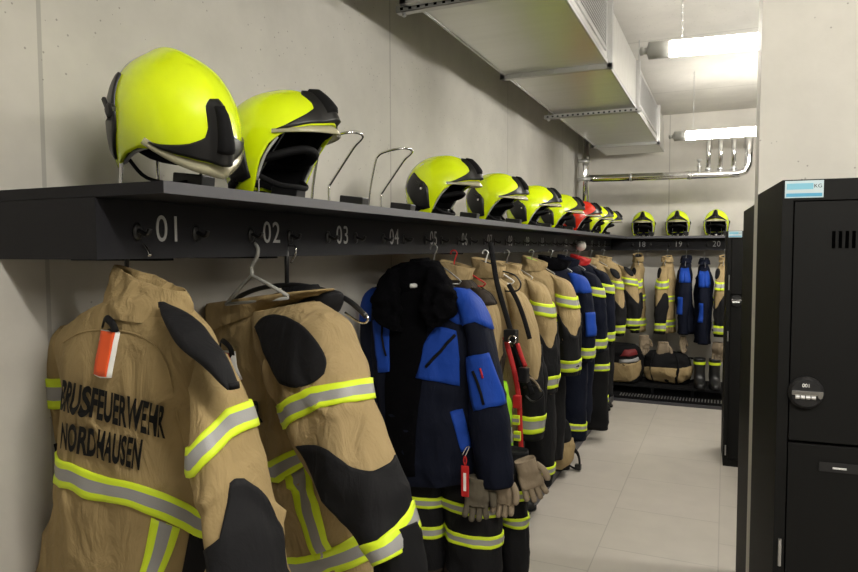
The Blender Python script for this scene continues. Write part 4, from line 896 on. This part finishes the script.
    if hanger: wire_hanger(hanger, x + .0, y + .01, rz, z=z - .06, half=.16, drop=.085, m=hm or M_STEEL, r=.0034)
    return t
coat('fire_coat', 'tan fire coat with brown shoulder yoke close behind the navy work jacket', 'coat', -1.20, 2.98, 0.05, 31, ws=.70, main=M_TAN2, arm=M_TAN2, elbow=M_BROWN, pad=None, upper=False, shoulder_all=M_BROWN, z=1.60, zs=1.04, hanger='red plastic coat hanger hooked beside number 05', hm=M_REDC)
coat('fire_coat', 'tan fire coat hung lower than its neighbours, with red and black straps', 'coat', -1.14, 3.27, -0.08, 32, ws=.82, torso=False, upper=False, pad=None, main=M_TAN2, z=1.60, zs=1.16, out=.04, hanger='white wire hanger with long arm between numbers 06 and 07', hm=M_WHITE)
coat('fire_coat', 'tan fire coat with long charcoal elbow, first beyond the strapped coat', 'coat', -1.17, 3.74, -0.08, 33, main=M_TAN2, ws=.86, pad=None, hanger='steel coat hanger of the first coat beyond the strapped one')
coat('fire_coat', 'tan fire coat with pale yellow collar edge and small dark name strip', 'coat', -1.18, 4.32, -0.05, 34, ws=.92, main=M_TAN2, pad=None, collar_m=M_TAN2, lining=M_LIME, hanger='steel coat hanger of the coat with the name strip')
coat('work_jacket', 'navy work jacket with blue shoulder and black pile collar beyond the tan coats', 'jacket', -1.18, 4.85, 0.05, 35, ws=.92, main=M_NAVY, elbow=None, pad=None, blue=True, fur=True, upper=False, torso=False, hanger='steel coat hanger in the second pile collar')
coat('fire_coat', 'plain navy fire coat with wide reflective wrist bands', 'coat', -1.18, 5.36, 0.0, 36, ws=.92, main=M_NAVY, elbow=None, pad=None, lining=M_BLACKM, hanger='steel coat hanger of the plain navy coat')
coat('fire_coat', 'navy fire coat with red collar beside the tan coat near the corner', 'coat', -1.18, 5.86, 0.0, 37, ws=.92, main=M_NAVY, elbow=None, pad=None, collar_m=M_REDC, lining=M_REDC, hanger='steel coat hanger of the coat with red collar', detail=False)
coat('fire_coat', 'tan fire coat beyond the coat with the red collar', 'coat', -1.18, 6.45, 0.0, 38, ws=.92, main=M_TAN2, lining=M_BLACKM, hanger='steel coat hanger beyond the red collar', detail=False)
coat('fire_coat', 'tan fire coat with grey elbow nearest the corner of the rack', 'coat', -1.16, 7.05, 0.1, 39, main=M_TAN2, hanger='steel coat hanger nearest the corner', detail=False, out=.02)
# on the back wall the coats hang side on to the aisle
BK = 'coats on the back wall'
coat('fire_coat', 'tan fire coat with charcoal elbow hanging below number 18', 'coat', -0.90, 7.86, -PI / 2 + .15, 41, main=M_TAN2, hanger='steel coat hanger below number 18', detail=False, ws=.72, ds=.68, zs=1.14, group=BK, z=1.595)
coat('fire_coat', 'tan fire coat with charcoal elbow hanging left of the blue jackets', 'coat', -0.585, 7.86, -PI / 2 - .1, 42, main=M_TAN2, hanger='steel coat hanger of the tan coat below number 19', detail=False, ws=.72, ds=.68, zs=1.14, group=BK, z=1.595)
coat('work_jacket', 'blue and navy work jacket next to the tan coat below number 19', 'jacket', -0.39, 7.86, -PI / 2, 43, main=M_NAVY, elbow=None, pad=None, blue=True, upper=False, wrist=False, torso=False, hanger='steel coat hanger of the left blue jacket', detail=False, ws=.72, ds=.68, zs=1.12, group=BK, z=1.585)
coat('work_jacket', 'blue and navy work jacket hanging just left of number 20', 'jacket', -0.205, 7.84, -PI / 2 + .1, 44, main=M_NAVY, elbow=None, pad=None, blue=True, upper=False, wrist=False, torso=False, hanger='steel coat hanger of the right blue jacket', detail=False, ws=.72, ds=.68, zs=1.22, group=BK, z=1.57)
coat('fire_coat', 'tan fire coat beside the distant locker below number 20', 'coat', 0.0, 7.84, -PI / 2 - .1, 45, main=M_TAN2, hanger='steel coat hanger beside the distant locker', detail=False, ws=.72, ds=.68, zs=1.14, group=BK, z=1.595)

# ---------------------------------------------------------------- trousers, gloves, straps, bags below
def trousers(label, x, y, rz, seed, m=M_CHAR, z=0.95, h=0.72, w=.17, d=.085, bands=(.55, .72), detail=True, hem=None, n=2):
    t = thing('trousers', label, 'trousers', (x, y, z), rz, 'trousers under the coats')
    for i in range(n):
        o = (i - (n - 1) / 2) * w * 1.05
        s = Loft([(o - w * .5, 0, o + w * .5, .0, d * .8, i * .02), (o - w * .55, -h * .25, o + w * .55, -h * .25, d, i * .02), (o - w * .52, -h * .5, o + w * .52, -h * .5, d, i * .03), (o - w * .5, -h * .75, o + w * .5, -h * .78, d, i * .03), (o - w * .47, -h, o + w * .47, -h, d * .9, i * .03)], fold=.011, seed=seed + i, fx=9, fz=4)
        g = s.mesh('trouser_leg', m, t, nu=36 if detail else 24, per=7 if detail else 4)
        for b in bands: wrap(s, 'reflective_band', 4 * b, 4 * b + .30, g, off=.006, nu=30)
        if hem: wrap(s, 'hem_panel', 3.1, 3.98, g, None, hem, off=.005, nu=30)
    return t
trousers('charcoal over-trousers with two yellow bands and brown hem under the navy work jacket', -1.13, 2.68, -0.08, 51, M_CHAR, z=.70, h=.63, w=.25, bands=(.28, .49), hem=M_BROWN)
trousers('black over-trousers with yellow bands beside the brown-hemmed pair', -0.93, 2.90, -0.2, 53, M_CHAR, z=.70, h=.62, w=.12, bands=(.28, .49), d=.06)
for i, (y, m) in enumerate(((3.35, M_CHAR), (3.85, M_CHAR), (4.35, M_CHAR), (4.9, M_NAVY), (5.4, M_NAVY), (5.9, M_NAVY), (6.5, M_CHAR))):
    lb = ('dark trousers below the strapped tan coat', 'dark trousers below the coat with long charcoal elbow', 'dark trousers below the coat with the name strip', 'navy trousers below the second pile-collar jacket', 'navy trousers below the plain navy coat', 'navy trousers below the coat with red collar', 'dark trousers below the tan coat near the corner')[i]
    trousers(lb, -1.17 + .05 * (i % 2), y, .1 * (i % 3 - 1), 60 + 3 * i, m, z=.86, h=.66, w=.20, bands=(.78,) if i % 2 else (), detail=False)

def glove(name, label, x, y, z, rz, m=M_GLOVE, sc=1.0, tilt=0.0, group='work gloves'):
    t = thing(name, label, 'glove', (x, y, z), rz, group); t.rotation_euler = (0, tilt, rz); t.scale = (sc,) * 3
    s = Loft([(-.045, 0, .045, 0, .030, 0), (-.046, -.04, .046, -.04, .028, 0), (-.050, -.09, .050, -.09, .022, 0), (-.046, -.125, .046, -.125, .018, 0)], fold=.006, seed=int(x * 90) + int(y * 70), fx=30, fz=20, n=2.6)
    s.mesh('palm', m, t, nu=28, per=6)
    for i, (fx, ln, an) in enumerate(((-.036, .060, -.12), (-.012, .075, -.03), (.013, .070, .05), (.036, .055, .16))):
        p = [(fx, 0, -.105), (fx + an * .02, -.004, -.135), (fx + an * .05, -.014, -.105 - ln * .85), (fx + an * .08, -.026, -.105 - ln)]
        MB().tube(smooth_path(p, 4), [.0135] * 10 + [.012, .010, .006], 9).obj('finger', m, t, smooth=True)
    MB().tube(smooth_path([(.040, 0, -.035), (.062, -.008, -.065), (.068, -.016, -.095), (.064, -.022, -.112)], 4), [.015] * 9 + [.0145, .013, .011, .007], 9).obj('thumb', m, t, smooth=True)
    return t
G = [(0.089, 0.658), (0.171, 0.662), (0.239, 0.697)]
glove('glove', 'pale leather glove hanging nearest below the navy jacket cuff', -1.0 + G[0][0], 2.55, G[0][1] + .02, .3, M_GLOVED, 1.0, .1)
glove('glove', 'pale leather glove hanging middle of the three below the navy jacket cuff', -1.0 + G[1][0], 2.62, G[1][1] + .02, -.2, M_GLOVE)
glove('glove', 'pale leather glove hanging furthest out by the lime gauntlet', -1.0 + G[2][0], 2.70, G[2][1] + .03, .5, M_GLOVE, 1.0, -.3)
glove('glove', 'tan glove with spread fingers hanging over the dark bag', -.60, 7.64, .60, .2, M_GLOVE, 1.25)
glove('glove', 'tan glove hanging below the coat of number 18', -.80, 7.66, .66, .8, M_GLOVE, 1.2)
glove('glove', 'tan glove hanging beside the distant locker', -.05, 7.66, .62, -.5, M_GLOVE, 1.2)
glove('glove', 'tan glove under the blue jacket on the back wall', -.40, 7.70, .66, 1.2, M_GLOVE, 1.0)

def line_part(t, name, pts, r, m, k=4, flat=1.0, y=0.0, label=None):
    o = MB().tube(smooth_path([(a, y, b) for a, b in pts], k), r, 8, flat=flat).obj(name, m, t, smooth=True)
    if label: o['label'] = label
    return o
def harness():
    t = thing('rescue_harness', 'black and red rescue strap set with buckles over the low-hung tan coat', 'harness', (-1.05, 3.04, 1.6), -.05)
    line_part(t, 'black_strap', [(0.019, 0.051), (0.035, -0.04), (0.056, -0.149), (0.104, -0.305), (0.145, -0.431), (0.191, -0.556), (0.232, -0.662)], .013, M_BLACKM, flat=.3)
    line_part(t, 'shoulder_strap', [(0.112, -0.148), (0.153, -0.217), (0.188, -0.301), (0.219, -0.403)], .011, M_CHAR, flat=.3)
    line_part(t, 'red_strap', [(0.093, -0.4), (0.119, -0.479), (0.145, -0.573), (0.166, -0.69), (0.173, -0.809), (0.179, -0.952)], .012, M_REDC, flat=.4, label='red strap')
    line_part(t, 'red_strap', [(0.158, -0.429), (0.179, -0.489), (0.199, -0.535)], .010, M_REDC, flat=.4, label='short red strap')
    line_part(t, 'cord', [(0.084, -0.086), (0.144, -0.104), (0.174, -0.145), (0.154, -0.178), (0.095, -0.18)], .004, M_BLACK)
    line_part(t, 'cord', [(0.189, -0.638), (0.247, -0.623), (0.286, -0.657), (0.239, -0.699), (0.199, -0.675)], .004, M_BLACK)
    line_part(t, 'cord', [(0.208, -0.58), (0.247, -0.604), (0.277, -0.648)], .005, M_GLOVE, label='pale cord')
    b = MB()
    (x, z), = [(0.143, -0.387)]; b.box(x - .035, x + .03, -.06, -.02, z - .03, z + .03, bev=.008); b.obj('radio_pouch', M_BLACK, t)
    (x, z), = [(0.208, -0.561)]; MB().box(x - .022, x + .022, -.07, -.03, z - .04, z + .03, bev=.006).obj('buckle', M_BLACK, t)
    MB().tube([(x - .05 + .018 * math.cos(a), -.07, z + .16 + .018 * math.sin(a)) for a in [i * PI / 6 for i in range(12)]], .004, 6, closed=True).obj('ring', M_CHROME, t, smooth=True)
    (x, z), = [(0.171, -0.699)]; rd = MB().box(x - .018, x + .018, -.05, -.02, z - .03, z + .03, bev=.004).obj('red_pouch', M_REDC, t, label='red pouch')
    for p in [(0.167, -0.786), (0.173, -0.862)]:
        MB().box(p[0] - .016, p[0] + .016, -.048, -.030, p[1] - .022, p[1] + .022, bev=.002).obj('reflective_piece', M_BY, t)
        MB().box(p[0] - .017, p[0] + .017, -.050, -.046, p[1] - .008, p[1] + .008).obj('silver_piece', M_BS, t)
harness()
def loop_strap():
    t = thing('carry_strap', 'black strap loop lying over the grey front strip on the floor', 'strap', (-1.0, 4.75, 0.0))
    MB().tube(smooth_path([(-.12, -.15, .20), (-.02, -.10, .22), (.05, 0, .15), (.06, .05, .04), (.02, .06, .012), (-.06, -.05, .10)], 5), .014, 8, flat=.3).obj('webbing', M_BLACKM, t, smooth=True)
    MB().box(.03, .075, .02, .06, .012, .05, bev=.004).obj('buckle', M_BLACK, t)
loop_strap()
def vest():
    t = thing('warning_vest', 'lime yellow warning vest bundle hanging behind the gloves', 'vest', (-1.0, 3.05, .98), -.1)
    s = Loft([(-.05, 0, .05, 0, .03, 0), (-.08, -.12, .07, -.12, .05, 0), (-.09, -.30, .08, -.30, .06, 0), (-.07, -.46, .09, -.46, .05, 0)], fold=.02, seed=71, fx=16, fz=8)
    s.mesh('vest_fabric', M_LIME, t, nu=40, per=10); wrap(s, 'reflective_stripe', 1.6, 1.9, t, None, M_BS, off=.005); wrap(s, 'reflective_stripe', 2.4, 2.6, t, None, M_BLACKM, off=.005)
vest()
g = glove('glove', 'bright green gauntlet with long fingers beside the pale leather gloves', -.90, 2.98, .62, .4, M_LIME, .95, -.2)
def bag(label, x, y, z, rz, w, h, d, seed, straps=True, red=False):
    t = thing('kit_bag', label, 'bag', (x, y, z), rz, 'kit bags under the coats')
    s = Loft([(-w * .36, h, w * .30, h * .98, d * .45, 0), (-w * .46, h * .86, w * .42, h * .84, d * .8, 0), (-w * .5, h * .55, w * .5, h * .52, d, 0), (-w * .49, h * .25, w * .49, h * .25, d, 0), (-w * .42, 0.004, w * .42, 0.0, d * .8, 0)], fold=.016, seed=seed, fx=8, fz=8, n=3)
    s.mesh('bag_body', M_BLACKM, t, nu=52, per=9)
    patch(s, 'tan_panel', [(.10, 2.3), (.35, 2.05), (.6, 2.0), (.92, 1.75)], [(.14, 3.2), (.38, 3.75), (.62, 3.75), (.86, 3.1)], M_TAN2, t, 'wv', off=.012, nu=20, nv=8, label='tan panel')
    if straps:
        for w_ in (.34, .60): MB().tube(on(s, [(w_, .6), (w_ + .01, 1.4), (w_, 2.2), (w_ - .01, 3.0), (w_, 3.7)], [.016] * 5), .016, 6, flat=.3).obj('bag_strap', M_BLACKM, t, smooth=True)
        hp = [s.P(.98, 1.0) + Vector((0, -.02, 0)), s.P(1.0, 1.2) + Vector((.06, -.03, 0)), s.P(1.0, 2.2) + Vector((.075, -.03, 0)), s.P(1.0, 3.2) + Vector((.05, -.03, 0)), s.P(.98, 3.6) + Vector((0, -.02, 0))]
        MB().tube(smooth_path(hp, 5), .012, 7).obj('carry_handle', M_BLACKM, t, smooth=True)
    if red: patch(s, 'red_patch', [(.55, .9), (.8, .8)], [(.5, 1.5), (.85, 1.3)], mat('dark_red_patch', (.16, .008, .01), .6), t, 'wv', off=.010, nu=10, nv=5); patch(s, 'clear_shield', [(.5, 1.75), (.85, 1.5)], [(.5, 1.95), (.88, 1.75)], M_BS, t, 'wv', off=.012, nu=10, nv=3)
    return t
bag('round black kit bag with tan panel and side handle on the back slats', -.555, 7.70, .151, 0.0, .50, .34, .15, 81)
bag('black kit bag with tan base and dark red patch in the corner', -1.01, 7.58, .151, -.1, .42, .42, .17, 82, straps=False, red=True)
bag('small black bag with tan base beneath the coat with the name strip', -1.13, 4.62, .062, .3, .34, .38, .12, 83, straps=False)
def boots(label, x, y, rz, sc=1.0, z=0.055):
    t = thing('boots', label, 'boots', (x, y, z), rz, 'boots under the coats')
    for s_ in (-1, 1):
        sh = Loft([(-.06, .30, .06, .30, .065, 0), (-.055, .18, .055, .18, .062, 0), (-.058, .10, .058, .10, .075, -.01), (-.055, .05, .055, .05, .13, -.06), (-.052, .015, .052, .015, .145, -.065)], fold=.003, seed=int(90 + s_), n=2.6)
        sh.rows = [(a + s_ * .075, b, c_ + s_ * .075, d, e, f_) for a, b, c_, d, e, f_ in sh.rows]
        b = sh.mesh('boot', M_BLACK, t, nu=30, per=6)
        so = Loft([(-.056 + s_ * .075, .018, .056 + s_ * .075, .018, .150, -.065), (-.056 + s_ * .075, 0, .056 + s_ * .075, 0, .150, -.065)], fold=0, n=3); so.mesh('sole', M_BLACKM, b, nu=30, per=2)
        wrap(sh, 'yellow_piping', .35, .55, b, None, M_BY, off=.004, nu=24)
    return t
boots('black boots below the coat with long charcoal elbow', -1.22, 3.75, PI / 2)
boots('black boots below the plain navy coat', -1.30, 5.62, PI / 2)
boots('black boots below the tan coat near the corner', -1.20, 6.60, PI / 2)
boots('black boots on the back plinth beside the distant locker', -.15, 7.60, 0.1, z=.151)
def ball():
    t = thing('round_knob', 'round off-white ball hanging in front of the rack board near the corner', 'ball', (-1.17, 5.95, 1.60))
    MB().lathe([(0.0, .0)] + [(.045 * math.sin(a), .045 - .045 * math.cos(a)) for a in [PI * i / 12 for i in range(1, 12)]] + [(0.0, .09)], 'Z', 20).obj('ball', M_CREAM, t, smooth=True)
    MB().tube([(0, 0, .085), (-.03, 0, .10), (-.058, 0, .095)], .003, 6).obj('cord', M_BLACKM, t)
ball()
# black trousers with one upright yellow strip hanging lowest towards the corner
t = trousers('black trousers with upright yellow strip reaching the floor strip', -0.98, 5.64, 0.0, 95, M_BLACKM, z=.80, h=.70, w=.22, bands=(.2,), detail=False, n=1)
